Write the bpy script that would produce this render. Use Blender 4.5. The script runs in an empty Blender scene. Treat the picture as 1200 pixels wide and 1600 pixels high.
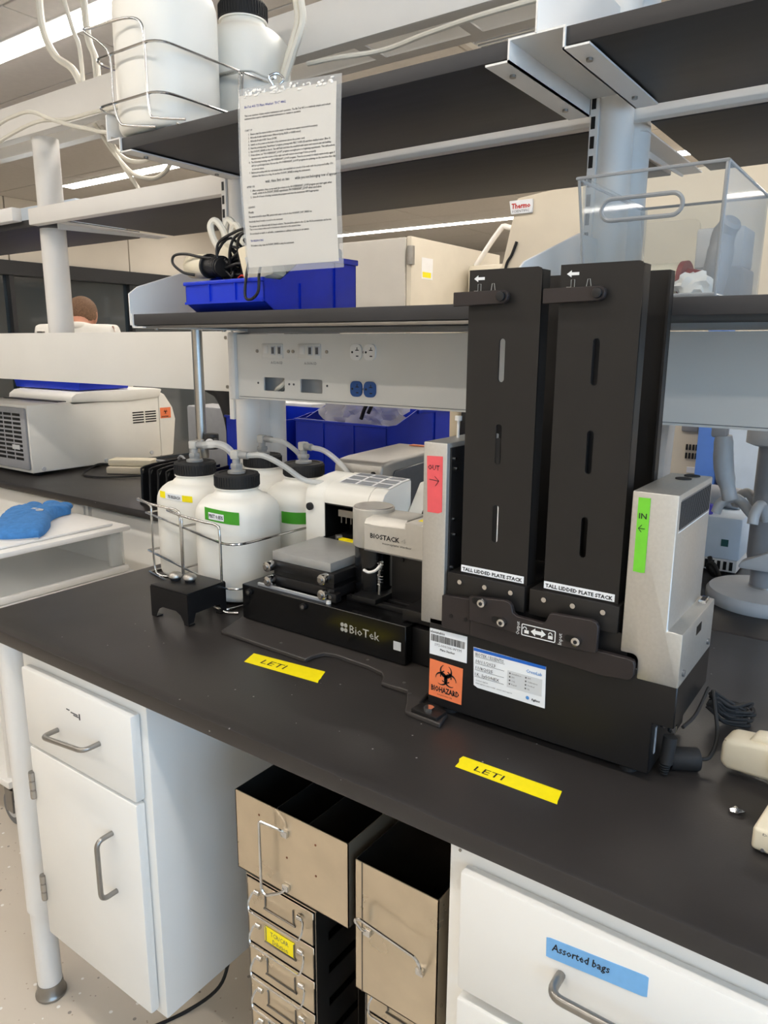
import bpy, bmesh, math, random
from mathutils import Vector, Matrix
random.seed(7)
PI = math.pi
S = bpy.context.scene
COL = S.collection

# ------------------------------------------------------------------ camera
cam = bpy.data.cameras.new('camera')
cam.sensor_fit = 'AUTO'; cam.sensor_width = 36.0
cam.lens = 1163.336 * 36.0 / 1600.0
cam.clip_start = 0.02; cam.clip_end = 60
camo = bpy.data.objects.new('camera', cam); COL.objects.link(camo)
CR = Vector((0.81218257, 0.58337571, 0.00567889)); CD = Vector((0.13133366, -0.17334273, -0.97606545)); CF = Vector((-0.56842848, 0.79348918, -0.21740281))
camo.matrix_world = Matrix(((CR.x, -CD.x, -CF.x, 1.5714216), (CR.y, -CD.y, -CF.y, -0.6911877), (CR.z, -CD.z, -CF.z, 1.475), (0, 0, 0, 1)))
S.camera = camo

# ------------------------------------------------------------------ world, exposure
w = bpy.data.worlds.new('world'); S.world = w; w.use_nodes = True
w.node_tree.nodes['Background'].inputs[0].default_value = (0.75, 0.85, 1.0, 1)
w.node_tree.nodes['Background'].inputs[1].default_value = 0.3
S.view_settings.view_transform = 'Standard'; S.view_settings.look = 'None'
S.view_settings.gamma = 1.0; S.view_settings.use_curve_mapping = False
S.view_settings.exposure = 0.72
S.cycles.use_denoising = True
S.cycles.max_bounces = 8; S.cycles.transparent_max_bounces = 16; S.cycles.caustics_reflective = False; S.cycles.caustics_refractive = False
S.cycles.sample_clamp_indirect = 6.0
LAMP = 14.5          # emission of the ceiling strip lamps
DAY = 3.6            # emission of the daylight windows on the right
LAMPC = (1.0, 0.925, 0.84)
DAYC = (0.42, 0.68, 1.0)

# ------------------------------------------------------------------ materials
def lin(c):
    return tuple(((v / 255.0) / 12.92 if v / 255.0 <= 0.04045 else ((v / 255.0 + 0.055) / 1.055) ** 2.4) for v in c)
MATS = {}
def mat(name, rgb, rough=0.5, metal=0.0, var=0.06, scale=40.0, bump=0.0, bscale=200.0, trans=0.0, ior=1.45, alpha=1.0, emit=0.0, spec=0.5, coat=0.0, sss=0.0, stretch=None, rvar=0.0):
    m = bpy.data.materials.new(name); m.use_nodes = True
    nt = m.node_tree; b = nt.nodes['Principled BSDF']
    c = lin(rgb)
    tc = nt.nodes.new('ShaderNodeTexCoord')
    src = tc.outputs['Object']
    if stretch:
        mp = nt.nodes.new('ShaderNodeMapping'); mp.inputs['Scale'].default_value = stretch
        nt.links.new(src, mp.inputs['Vector']); src = mp.outputs['Vector']
    if var > 0:
        n = nt.nodes.new('ShaderNodeTexNoise'); n.inputs['Scale'].default_value = scale; n.inputs['Detail'].default_value = 4
        nt.links.new(src, n.inputs['Vector'])
        r = nt.nodes.new('ShaderNodeValToRGB')
        r.color_ramp.elements[0].position = 0.3; r.color_ramp.elements[1].position = 0.7
        r.color_ramp.elements[0].color = (*[max(0, v * (1 - var)) for v in c], 1)
        r.color_ramp.elements[1].color = (*[min(1, v * (1 + var)) for v in c], 1)
        nt.links.new(n.outputs['Fac'], r.inputs['Fac']); nt.links.new(r.outputs['Color'], b.inputs['Base Color'])
        if rvar > 0:
            mr = nt.nodes.new('ShaderNodeMapRange'); mr.inputs['To Min'].default_value = rough - rvar; mr.inputs['To Max'].default_value = rough + rvar
            nt.links.new(n.outputs['Fac'], mr.inputs['Value']); nt.links.new(mr.outputs['Result'], b.inputs['Roughness'])
    else:
        b.inputs['Base Color'].default_value = (*c, 1)
    if not (rvar > 0 and var > 0): b.inputs['Roughness'].default_value = rough
    b.inputs['Metallic'].default_value = metal
    b.inputs['IOR'].default_value = ior
    b.inputs['Specular IOR Level'].default_value = spec
    b.inputs['Transmission Weight'].default_value = trans
    b.inputs['Alpha'].default_value = alpha
    b.inputs['Coat Weight'].default_value = coat
    if sss > 0:
        b.inputs['Subsurface Weight'].default_value = sss; b.inputs['Subsurface Radius'].default_value = (0.03, 0.03, 0.025); b.inputs['Subsurface Scale'].default_value = 0.5
    if emit > 0:
        b.inputs['Emission Color'].default_value = (*c, 1); b.inputs['Emission Strength'].default_value = emit
    if bump > 0:
        n2 = nt.nodes.new('ShaderNodeTexNoise'); n2.inputs['Scale'].default_value = bscale; n2.inputs['Detail'].default_value = 3
        nt.links.new(src, n2.inputs['Vector'])
        bp = nt.nodes.new('ShaderNodeBump'); bp.inputs['Strength'].default_value = bump; bp.inputs['Distance'].default_value = 0.002
        nt.links.new(n2.outputs['Fac'], bp.inputs['Height']); nt.links.new(bp.outputs['Normal'], b.inputs['Normal'])
    MATS[name] = m
    return m
def emitter(name, col, strength):
    m = bpy.data.materials.new(name); m.use_nodes = True; nt = m.node_tree; nt.nodes.remove(nt.nodes['Principled BSDF'])
    e = nt.nodes.new('ShaderNodeEmission'); e.inputs[0].default_value = (*col, 1); e.inputs[1].default_value = strength
    nt.links.new(e.outputs[0], nt.nodes['Material Output'].inputs[0]); MATS[name] = m
def clear(name, tint, alpha, rough=0.05):
    """thin clear plastic: mostly see-through, glossy where it mirrors"""
    m = bpy.data.materials.new(name); m.use_nodes = True; nt = m.node_tree; nt.nodes.remove(nt.nodes['Principled BSDF'])
    t = nt.nodes.new('ShaderNodeBsdfTransparent'); t.inputs[0].default_value = (*lin(tint), 1)
    g = nt.nodes.new('ShaderNodeBsdfPrincipled'); g.inputs['Base Color'].default_value = (0.75, 0.77, 0.78, 1); g.inputs['Roughness'].default_value = rough
    fr = nt.nodes.new('ShaderNodeLayerWeight'); fr.inputs['Blend'].default_value = 0.35
    mr = nt.nodes.new('ShaderNodeMapRange'); mr.inputs['To Min'].default_value = alpha; mr.inputs['To Max'].default_value = min(1, alpha + 0.4)
    mx = nt.nodes.new('ShaderNodeMixShader')
    nt.links.new(fr.outputs['Facing'], mr.inputs['Value']); nt.links.new(mr.outputs['Result'], mx.inputs[0])
    nt.links.new(t.outputs[0], mx.inputs[1]); nt.links.new(g.outputs[0], mx.inputs[2]); nt.links.new(mx.outputs[0], nt.nodes['Material Output'].inputs[0]); MATS[name] = m

mat('white_paint', (226, 224, 220), 0.42, var=0.02, scale=9)
mat('cabinet_white', (232, 231, 227), 0.38, var=0.015, scale=9)
mat('panel_white', (222, 220, 214), 0.45, var=0.02, scale=6)
mat('cream', (208, 201, 185), 0.5, var=0.03, scale=8)
mat('beige', (214, 203, 182), 0.5, var=0.03, scale=8)
mat('fridge_grey', (196, 193, 186), 0.45, var=0.03, scale=6)
mat('device_cream', (226, 216, 192), 0.45, var=0.03, scale=30)
mat('black_plastic', (24, 24, 26), 0.45, var=0.1, scale=60)
mat('black_metal', (22, 21, 22), 0.42, var=0.08, scale=30, bump=0.03, bscale=900)
mat('black_anod', (34, 32, 31), 0.42, metal=0.2, var=0.06, scale=30, bump=0.03, bscale=900)
mat('base_black', (60, 56, 54), 0.5, metal=0.1, var=0.06, scale=30)
mat('brown_black', (47, 41, 40), 0.5, metal=0.2, var=0.06, scale=30)
mat('deep_black', (8, 8, 9), 0.5, var=0)
mat('gloss_black', (14, 14, 15), 0.2, var=0.1)
mat('rubber', (30, 30, 31), 0.7, var=0.1, scale=80)
mat('shelf_black', (50, 49, 50), 0.55, var=0.12, scale=3, bump=0.05, bscale=120, stretch=(1, 14, 8))
mat('steel_grey', (150, 147, 142), 0.33, metal=0.9, var=0.05, scale=60)
mat('aluminium', (198, 196, 191), 0.40, metal=0.78, var=0.04, scale=220, bump=0.02, bscale=1200)
mat('silver_paint', (196, 192, 184), 0.38, metal=0.25, var=0.03, scale=90)
mat('device_silver', (160, 156, 149), 0.35, metal=0.35, var=0.03, scale=60)
mat('silver_dark', (132, 132, 134), 0.4, metal=0.6, var=0.04, scale=70)
mat('chrome', (205, 205, 205), 0.14, metal=1.0, var=0)
mat('brushed', (178, 175, 170), 0.3, metal=1.0, var=0.05, scale=60, stretch=(1, 1, 20))
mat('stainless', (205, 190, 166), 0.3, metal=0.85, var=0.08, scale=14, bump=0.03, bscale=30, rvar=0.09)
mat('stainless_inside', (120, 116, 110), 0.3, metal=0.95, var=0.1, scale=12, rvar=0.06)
mat('bottle_hdpe', (236, 234, 226), 0.42, var=0.012, scale=10, sss=0.12)
mat('bottle_liquid', (222, 222, 216), 0.42, var=0.012, scale=10, sss=0.12)
mat('grey_fitting', (150, 150, 148), 0.45, var=0.05)
mat('fitting_pale', (186, 184, 178), 0.4, var=0.03)
mat('knob_metal', (176, 172, 164), 0.38, metal=0.8, var=0.2, scale=160)
mat('plate_grey', (168, 168, 166), 0.4, metal=0.3, var=0.04, scale=60)
mat('tubing', (222, 222, 218), 0.3, var=0.02, alpha=0.5)
mat('white_cable', (224, 220, 208), 0.45, var=0.03)
mat('white_plastic', (236, 234, 230), 0.4, var=0.02)
mat('washer_white', (236, 234, 226), 0.32, var=0.015, scale=12)
mat('blue_bin', (18, 52, 198), 0.35, var=0.06, scale=20)
mat('blue_bin_dark', (12, 34, 140), 0.4, var=0.06, scale=20)
mat('blue_outlet', (18, 74, 140), 0.4, var=0.03)
mat('glove_blue', (66, 128, 194), 0.85, var=0.12, scale=60, bump=0.3, bscale=400)
mat('blue_pillar', (92, 132, 206), 0.5, var=0.03)
mat('yellow_tape', (252, 232, 10), 0.55, var=0.03, scale=80)
mat('green_tape', (112, 200, 50), 0.55, var=0.04, scale=80)
mat('green_label', (70, 160, 40), 0.55, var=0.04, scale=80)
mat('red_tape', (226, 88, 92), 0.55, var=0.04, scale=80)
mat('blue_tape', (120, 176, 226), 0.6, var=0.04, scale=80)
mat('orange_label', (246, 132, 84), 0.5, var=0.03, scale=80)
mat('red_print', (200, 40, 30), 0.5, var=0)
mat('paper', (232, 228, 220), 0.6, var=0.015, scale=20)
mat('card_white', (238, 240, 242), 0.45, var=0.01)
mat('card_grey', (210, 212, 214), 0.45, var=0.01)
mat('card_blue', (30, 98, 190), 0.45, var=0)
mat('pale_blue_print', (90, 150, 215), 0.45, var=0)
mat('ink', (25, 25, 28), 0.6, var=0)
mat('ink_blue', (45, 55, 140), 0.6, var=0)
mat('ink_grey', (90, 90, 92), 0.6, var=0)
mat('print_white', (228, 228, 226), 0.5, var=0)
mat('print_grey', (170, 168, 160), 0.5, var=0)
mat('barcode', (60, 58, 56), 0.6, var=0)
mat('sky_print', (48, 64, 84), 0.35, var=0.4, scale=60)
mat('screen_black', (12, 14, 17), 0.12, var=0)
mat('skin', (196, 140, 116), 0.55, var=0.06, scale=30, sss=0.05)
mat('hair_brown', (112, 86, 66), 0.8, var=0.25, scale=120)
mat('coat_white', (225, 223, 216), 0.75, var=0.03, scale=20)
mat('trousers_dark', (44, 46, 54), 0.8, var=0.1, scale=50)
mat('wood_block', (176, 128, 84), 0.6, var=0.15, scale=20, stretch=(1, 8, 1))
mat('brown_cork', (120, 72, 48), 0.7, var=0.2, scale=60)
mat('foil', (215, 215, 218), 0.2, metal=1.0, var=0.05, bump=0.5, bscale=250)
mat('ceiling_tile', (206, 202, 196), 0.8, var=0.03, scale=30, bump=0.08, bscale=300)
mat('ceiling_dark', (120, 117, 112), 0.8, var=0.03)
mat('wall_cream', (214, 207, 194), 0.7, var=0.02, scale=4)
mat('dark_frame', (36, 37, 40), 0.5, var=0.05)
mat('dark_glass', (38, 52, 62), 0.06, var=0.15, scale=2, spec=1.0, ior=1.8)
mat('bin_grey', (176, 178, 178), 0.45, var=0.03)
mat('wheel_grey', (110, 112, 116), 0.5, var=0.05)
mat('plastic_grey', (150, 152, 156), 0.4, var=0.04)
mat('light_grey', (196, 198, 200), 0.4, var=0.03)
mat('purple', (88, 80, 190), 0.5, var=0.05)
mat('dark_red', (136, 50, 44), 0.5, var=0.05)
mat('tissue', (238, 236, 232), 0.85, var=0.02)
mat('pale_blue_white', (206, 218, 230), 0.4, var=0.02)
mat('dark_green_chip', (40, 90, 90), 0.4, var=0)
mat('clear_bag', (226, 226, 230), 0.15, var=0.05, alpha=0.5, scale=20, bump=0.8, bscale=30)
emitter('lamp_glow', LAMPC, LAMP)
emitter('day_glow', DAYC, DAY)
clear('acrylic', (247, 248, 248), 0.035)
clear('acrylic_edge', (150, 152, 155), 0.30, 0.08)
clear('laminate', (244, 244, 244), 0.16, 0.15)

def bench_material():
    m = mat('black_epoxy', (47, 44, 43), 0.38, var=0.12, scale=5, bump=0.05, bscale=350, rvar=0.06)
    nt = m.node_tree; b = nt.nodes['Principled BSDF']; old = b.inputs['Base Color'].links[0].from_socket
    tc = nt.nodes['Texture Coordinate']
    # dust specks and hair-fine scratches
    v = nt.nodes.new('ShaderNodeTexVoronoi'); v.inputs['Scale'].default_value = 34
    nt.links.new(tc.outputs['Object'], v.inputs['Vector'])
    lt = nt.nodes.new('ShaderNodeMath'); lt.operation = 'LESS_THAN'; lt.inputs[1].default_value = 0.05
    nt.links.new(v.outputs['Distance'], lt.inputs[0])
    n = nt.nodes.new('ShaderNodeTexNoise'); n.inputs['Scale'].default_value = 3.0; nt.links.new(tc.outputs['Object'], n.inputs['Vector'])
    gt = nt.nodes.new('ShaderNodeMath'); gt.operation = 'GREATER_THAN'; gt.inputs[1].default_value = 0.50; nt.links.new(n.outputs['Fac'], gt.inputs[0])
    mu = nt.nodes.new('ShaderNodeMath'); mu.operation = 'MULTIPLY'; nt.links.new(lt.outputs[0], mu.inputs[0]); nt.links.new(gt.outputs[0], mu.inputs[1])
    ad = nt.nodes.new('ShaderNodeMath'); ad.operation = 'MULTIPLY'; ad.inputs[1].default_value = 0.6; nt.links.new(mu.outputs[0], ad.inputs[0])
    mx = nt.nodes.new('ShaderNodeMix'); mx.data_type = 'RGBA'; mx.inputs[7].default_value = (0.55, 0.54, 0.52, 1)
    nt.links.new(ad.outputs[0], mx.inputs[0]); nt.links.new(old, mx.inputs[6]); nt.links.new(mx.outputs[2], b.inputs['Base Color'])
bench_material()
def floor_material():
    m = mat('floor_vinyl', (206, 196, 182), 0.4, var=0.04, scale=3, rvar=0.05)
    nt = m.node_tree; b = nt.nodes['Principled BSDF']; cur = b.inputs['Base Color'].links[0].from_socket
    tc = nt.nodes['Texture Coordinate']
    for sc, th, col in ((38, 0.16, (0.86, 0.84, 0.8, 1)), (31, 0.13, (0.28, 0.25, 0.22, 1)), (60, 0.12, (0.42, 0.34, 0.27, 1))):
        v = nt.nodes.new('ShaderNodeTexVoronoi'); v.inputs['Scale'].default_value = sc
        nt.links.new(tc.outputs['Object'], v.inputs['Vector'])
        lt = nt.nodes.new('ShaderNodeMath'); lt.operation = 'LESS_THAN'; lt.inputs[1].default_value = th; nt.links.new(v.outputs['Distance'], lt.inputs[0])
        cg = nt.nodes.new('ShaderNodeSeparateColor'); nt.links.new(v.outputs['Color'], cg.inputs[0])
        g = nt.nodes.new('ShaderNodeMath'); g.operation = 'GREATER_THAN'; g.inputs[1].default_value = 0.62; nt.links.new(cg.outputs[0], g.inputs[0])
        mu = nt.nodes.new('ShaderNodeMath'); mu.operation = 'MULTIPLY'; nt.links.new(lt.outputs[0], mu.inputs[0]); nt.links.new(g.outputs[0], mu.inputs[1])
        mx = nt.nodes.new('ShaderNodeMix'); mx.data_type = 'RGBA'; mx.inputs[7].default_value = col
        nt.links.new(mu.outputs[0], mx.inputs[0]); nt.links.new(cur, mx.inputs[6]); cur = mx.outputs[2]
    nt.links.new(cur, b.inputs['Base Color'])
floor_material()

# ------------------------------------------------------------------ mesh builder
ORG = {}
def catmull(pts, k=6, closed=False):
    pts = [Vector(p) for p in pts]; n = len(pts)
    if n < 3 or k <= 1: return pts
    out = []
    rng = range(n) if closed else range(n - 1)
    for i in rng:
        p1, p2 = pts[i], pts[(i + 1) % n]
        p0 = pts[(i - 1) % n] if (closed or i > 0) else p1 * 2 - p2
        p3 = pts[(i + 2) % n] if (closed or i + 2 < n) else p2 * 2 - p1
        for j in range(k):
            t = j / k
            out.append(0.5 * ((2 * p1) + (p2 - p0) * t + (2 * p0 - 5 * p1 + 4 * p2 - p3) * t * t + (3 * p1 - p0 - 3 * p2 + p3) * t ** 3))
    if not closed: out.append(pts[-1])
    return out
def fillet(pts, r, k=5):
    """round the corners of an open polyline"""
    P = [Vector(p) for p in pts]; out = [P[0]]
    for i in range(1, len(P) - 1):
        a = (P[i - 1] - P[i]); b = (P[i + 1] - P[i]); rr = min(r, a.length * 0.49, b.length * 0.49)
        A = P[i] + a.normalized() * rr; B = P[i] + b.normalized() * rr
        for j in range(k + 1):
            t = j / k; out.append(A * (1 - t) ** 2 + P[i] * 2 * t * (1 - t) + B * t * t)
    out.append(P[-1]); return out
def rrect(x0, x1, y0, y1, r, k=5):
    o = []
    for cx, cy, a0 in ((x1 - r, y1 - r, 0), (x0 + r, y1 - r, 90), (x0 + r, y0 + r, 180), (x1 - r, y0 + r, 270)):
        for j in range(k + 1):
            a = math.radians(a0 + 90 * j / k); o.append((cx + r * math.cos(a), cy + r * math.sin(a)))
    return o
class MB:
    def __init__(s): s.bm = bmesh.new()
    def _merge(s, tmp, M=None):
        if M is not None: bmesh.ops.transform(tmp, matrix=M, verts=tmp.verts)
        me = bpy.data.meshes.new('t'); tmp.to_mesh(me); tmp.free(); s.bm.from_mesh(me); bpy.data.meshes.remove(me)
    def box(s, x0, x1, y0, y1, z0, z1, bev=0.0, seg=2, M=None):
        t = bmesh.new(); bmesh.ops.create_cube(t, size=1)
        for v in t.verts: v.co = Vector((x0 + (v.co.x + .5) * (x1 - x0), y0 + (v.co.y + .5) * (y1 - y0), z0 + (v.co.z + .5) * (z1 - z0)))
        if bev > 0: bmesh.ops.bevel(t, geom=t.edges[:], offset=min(bev, .49 * min(abs(x1 - x0), abs(y1 - y0), abs(z1 - z0))), segments=seg, profile=.5, affect='EDGES')
        s._merge(t, M); return s
    def prism(s, poly, axis, a, b, bev=0.0, seg=2, holes=(), M=None):
        t = bmesh.new()
        def P(u, v, h): return {'x': (h, u, v), 'y': (u, h, v), 'z': (u, v, h)}[axis]
        if holes:
            ed = []
            for L in [poly] + list(holes):
                vs = [t.verts.new(P(u, v, a)) for u, v in L]
                for i in range(len(vs)): ed.append(t.edges.new((vs[i], vs[(i + 1) % len(vs)])))
            bmesh.ops.triangle_fill(t, edges=ed, use_beauty=True, use_dissolve=False)
            fs = t.faces[:]
        else:
            fs = [t.faces.new([t.verts.new(P(u, v, a)) for u, v in poly])]
        r = bmesh.ops.extrude_face_region(t, geom=fs)
        d = Vector(P(0, 0, b - a)) - Vector(P(0, 0, 0)); d = Vector({'x': (b - a, 0, 0), 'y': (0, b - a, 0), 'z': (0, 0, b - a)}[axis])
        bmesh.ops.translate(t, vec=d, verts=[g for g in r['geom'] if isinstance(g, bmesh.types.BMVert)])
        bmesh.ops.recalc_face_normals(t, faces=t.faces[:])
        if bev > 0 and not holes: bmesh.ops.bevel(t, geom=[e for e in t.edges if e.calc_face_angle(0) > .5], offset=bev, segments=seg, profile=.5, affect='EDGES')
        s._merge(t, M); return s
    def cyl(s, p0, p1, r0, r1=None, n=20, bev=0.0):
        p0, p1 = Vector(p0), Vector(p1); r1 = r0 if r1 is None else r1
        t = bmesh.new(); L = (p1 - p0).length
        bmesh.ops.create_cone(t, cap_ends=True, segments=n, radius1=r0, radius2=r1, depth=L)
        if bev > 0: bmesh.ops.bevel(t, geom=[e for e in t.edges if len(e.link_faces) == 2 and e.calc_face_angle(0) > 1.0], offset=bev, segments=2, profile=.5, affect='EDGES')
        q = Vector((0, 0, 1)).rotation_difference((p1 - p0).normalized()).to_matrix().to_4x4()
        s._merge(t, Matrix.Translation((p0 + p1) / 2) @ q); return s
    def ball(s, c, rad, n=16):
        t = bmesh.new(); bmesh.ops.create_uvsphere(t, u_segments=n, v_segments=max(6, n // 2), radius=1)
        rr = rad if hasattr(rad, '__len__') else (rad,) * 3
        s._merge(t, Matrix.Translation(c) @ Matrix.Diagonal((*rr, 1))); return s
    def tube(s, pts, r, n=8, k=6, closed=False):
        P = catmull(pts, k, closed) if k > 1 else [Vector(p) for p in pts]
        m = len(P); bm = s.bm; rings = []; up = None
        for i in range(m):
            a = P[(i - 1) % m] if (closed or i > 0) else P[i]; b = P[(i + 1) % m] if (closed or i < m - 1) else P[i]
            d = (b - a)
            if d.length < 1e-9: d = Vector((0, 0, 1))
            d.normalize()
            if up is None:
                up = Vector((0, 0, 1)) if abs(d.z) < .9 else Vector((1, 0, 0))
            u = (up - d * up.dot(d)); u.normalize(); up = u; v = d.cross(u)
            rr = r[i * (len(r) - 1) // max(1, m - 1)] if hasattr(r, '__len__') else r
            rings.append([bm.verts.new(P[i] + (u * math.cos(2 * PI * j / n) + v * math.sin(2 * PI * j / n)) * rr) for j in range(n)])
        for i in range(m if closed else m - 1):
            A, B = rings[i], rings[(i + 1) % m]
            for j in range(n): bm.faces.new((A[j], A[(j + 1) % n], B[(j + 1) % n], B[j]))
        if not closed:
            bm.faces.new(rings[0][::-1]); bm.faces.new(rings[-1])
        return s
    def lathe(s, c, prof, n=40, sq=None, capb=True, capt=True):
        bm = s.bm; rings = []
        for i, (r, z) in enumerate(prof):
            ring = []
            for j in range(n):
                a = 2 * PI * j / n; ca, sa = math.cos(a), math.sin(a); f = 1.0
                if sq:
                    e = sq[i]; f = (abs(ca) ** e + abs(sa) ** e) ** (-1.0 / e)
                ring.append(bm.verts.new((c[0] + r * f * ca, c[1] + r * f * sa, c[2] + z)))
            rings.append(ring)
        for A, B in zip(rings, rings[1:]):
            for j in range(n): bm.faces.new((A[j], A[(j + 1) % n], B[(j + 1) % n], B[j]))
        if capb: bm.faces.new(rings[0][::-1])
        if capt: bm.faces.new(rings[-1])
        return s
    def poly(s, pts):
        s.bm.faces.new([s.bm.verts.new(p) for p in pts]); return s
    def build(s, name, m, parent=None, smooth=True, ang=38, recalc=False):
        if recalc: bmesh.ops.recalc_face_normals(s.bm, faces=s.bm.faces[:])
        off = ORG.get(parent.name, Vector((0, 0, 0))) if parent else Vector((0, 0, 0))
        if off.length: bmesh.ops.translate(s.bm, vec=-off, verts=s.bm.verts[:])
        me = bpy.data.meshes.new(name); s.bm.to_mesh(me); s.bm.free()
        if smooth:
            me.polygons.foreach_set('use_smooth', [True] * len(me.polygons)); me.set_sharp_from_angle(angle=math.radians(ang))
        me.materials.append(MATS[m])
        o = bpy.data.objects.new(name, me); COL.objects.link(o)
        if parent: o.parent = parent; ORG[o.name] = off
        return o
def tag(o, label=None, cat=None, group=None, kind=None):
    if label: o['label'] = label
    if cat: o['category'] = cat
    if group: o['group'] = group
    if kind: o['kind'] = kind
    return o
def thing(name, label, cat, loc=(0, 0, 0), rz=0.0, group=None, local=False):
    """an Empty at the base of a thing; its parts are given in world coordinates unless local"""
    o = bpy.data.objects.new(name, None); COL.objects.link(o); o.empty_display_size = 0.05
    o.location = loc; o.rotation_euler = (0, 0, rz)
    ORG[o.name] = Vector((0, 0, 0)) if local else Vector(loc)
    return tag(o, label, cat, group)
def copy_tree(o, parent=None):
    c = o.copy(); COL.objects.link(c)
    if parent: c.parent = parent
    for ch in o.children: copy_tree(ch, c)
    return c
def struct(name, mb, m, smooth=True):
    return tag(mb.build(name, m, None, smooth), kind='structure')
def single(name, mb, m, label, cat, group=None):
    """a thing that is one mesh: origin moved to its base centre"""
    vs = [v.co for v in mb.bm.verts]
    c = Vector(((min(v.x for v in vs) + max(v.x for v in vs)) / 2, (min(v.y for v in vs) + max(v.y for v in vs)) / 2, min(v.z for v in vs)))
    bmesh.ops.translate(mb.bm, vec=-c, verts=mb.bm.verts[:])
    o = mb.build(name, m); o.location = c; ORG[o.name] = c
    return tag(o, label, cat, group)
DG = None
def text(s, m, parent, org, size, right=(1, 0, 0), up=(0, 0, 1), fit=None, name='lettering', bold=0.0, align='LEFT', shear=0.0, sub=None):
    """flat print: text mesh laid on a surface; several lines of print may share one part through sub"""
    cu = bpy.data.curves.new('t', 'FONT'); cu.body = s; cu.size = size; cu.align_x = align; cu.resolution_u = 1; cu.offset = bold; cu.shear = shear
    o = bpy.data.objects.new('t', cu); COL.objects.link(o)
    me = bpy.data.meshes.new_from_object(o.evaluated_get(bpy.context.evaluated_depsgraph_get()))
    bpy.data.objects.remove(o); bpy.data.curves.remove(cu)
    R, U = Vector(right).normalized(), Vector(up).normalized(); org = Vector(org); k = 1.0
    xs = [v.co.x for v in me.vertices]
    if fit and xs: k = fit / (max(xs) - min(xs))
    for v in me.vertices: v.co = org + R * (v.co.x * k) + U * v.co.y
    if sub is not None:
        sub.bm.from_mesh(me); bpy.data.meshes.remove(me); return None
    mb = MB(); mb.bm.from_mesh(me); bpy.data.meshes.remove(me)
    return mb.build(name, m, parent, smooth=False)

ZB = 0.915
# =================================================================== ROOM
CZ = 2.70
XL, XR, YF, YB = -5.0, 4.0, -3.2, 8.6
struct('floor', MB().box(XL - .1, XR + .1, YF - .1, YB + .1, -.06, 0), 'floor_vinyl')
ceil = struct('ceiling', MB().box(XL - .1, XR + .1, YF - .1, YB + .1, CZ + .012, CZ + .08), 'ceiling_dark')
LY = [-2.2, -0.5, 1.235, 2.99, 4.62, 6.26]         # rows of strip lamps
tm = None; ny = int((YB - YF) / .6) + 1
tile = MB().box(-.596, .596, -.296, .296, CZ, CZ + .014, .002, 1)
tile_o = tile.build('tile', 'ceiling_tile', ceil)
first = True
for i in range(int((XR - XL) / 1.2) + 1):
    for j in range(ny):
        o = tile_o if first else tile_o.copy()
        if not first: COL.objects.link(o)
        first = False
        o.parent = ceil; o.location = (XL + .6 + i * 1.2, YF + .3 + j * .6, 0)
# left wall: soffit above a dark glazed front
wl = struct('wall_left', MB().box(XL - .12, XL - .02, YF, YB, 2.18, CZ).box(XL - .12, XL - .02, YF, YB, 0, .25), 'wall_cream')
for y in [YF + 1.22 * i for i in range(10)]:
    MB().box(XL - .02, XL + .004, y + .006, min(y + 1.214, YB), 2.18, CZ, .002, 1).build('panel', 'wall_cream', wl)
win = struct('window_1', MB().box(XL - .10, XL + .03, YF, YB, 2.06, 2.18).box(XL - .10, XL + .03, YF, YB, .2, .28), 'dark_frame')
for i in range(10):
    y = YF + 1.22 * i
    MB().box(XL - .06, XL - .045, y, min(y + 1.2, YB), .28, 2.06).build('pane', 'dark_glass', win)
    MB().box(XL - .08, XL + .01, y - .02, y + .02, .28, 2.06).build('mullion', 'dark_frame', win)
struct('wall_back', MB().box(XL - .1, XR + .1, YB, YB + .1, 0, CZ), 'wall_cream')
struct('wall_front', MB().box(XL - .1, XR + .1, YF - .1, YF, 0, CZ), 'wall_cream')
struct('wall_right', MB().box(XR, XR + .12, YF, YB, 0, .75).box(XR, XR + .12, YF, YB, 2.45, CZ).box(XR, XR + .12, YF, -3.0, .75, 2.45).box(XR, XR + .12, .6, YB, .75, 2.45).box(XR, XR + .12, -1.35, -1.05, .75, 2.45), 'wall_cream')
for n, (y0, y1) in enumerate(((-3.0, -1.35), (-1.05, .6))):
    wn = struct('window_%d' % (n + 2), MB().box(XR - .02, XR + .1, y0, y1, .75, .80).box(XR - .02, XR + .1, y0, y1, 2.40, 2.45).box(XR - .02, XR + .1, y0, y0 + .05, .8, 2.4).box(XR - .02, XR + .1, y1 - .05, y1, .8, 2.4).box(XR - .02, XR + .1, (y0 + y1) / 2 - .025, (y0 + y1) / 2 + .025, .8, 2.4), 'white_paint')
    for a, b in ((y0 + .05, (y0 + y1) / 2 - .025), ((y0 + y1) / 2 + .025, y1 - .05)):
        MB().box(XR + .03, XR + .04, a, b, .8, 2.4).build('pane', 'day_glow', wn)
lampname = ['strip lamp over the aisle behind the photographer', 'strip lamp straight above the front of the black bench', 'bright strip lamp at the top left beyond the cable tray', 'strip lamp seen below the cable tray over the rail', 'strip lamp hidden above the far benches', 'long strip lamp beyond the freezer at the far end']
for i, y in enumerate(LY):
    x0, x1 = (-4.6, 3.6)
    if i == 3: x0 = -4.2
    L = thing('ceiling_lamp', 'recessed white linear ' + lampname[i], 'lamp', ((x0 + x1) / 2, y, CZ), group='ceiling strip lamps')
    MB().box(x0, x1, y - .065, y + .065, CZ - .004, CZ + .006).build('frame', 'white_paint', L)
    MB().box(x0 + .02, x1 - .02, y - .05, y + .05, CZ - .009, CZ - .004).build('diffuser', 'lamp_glow', L)
v = thing('air_vent', 'white louvred air vent set into the ceiling', 'vent', (.15, 2.25, CZ))
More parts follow.
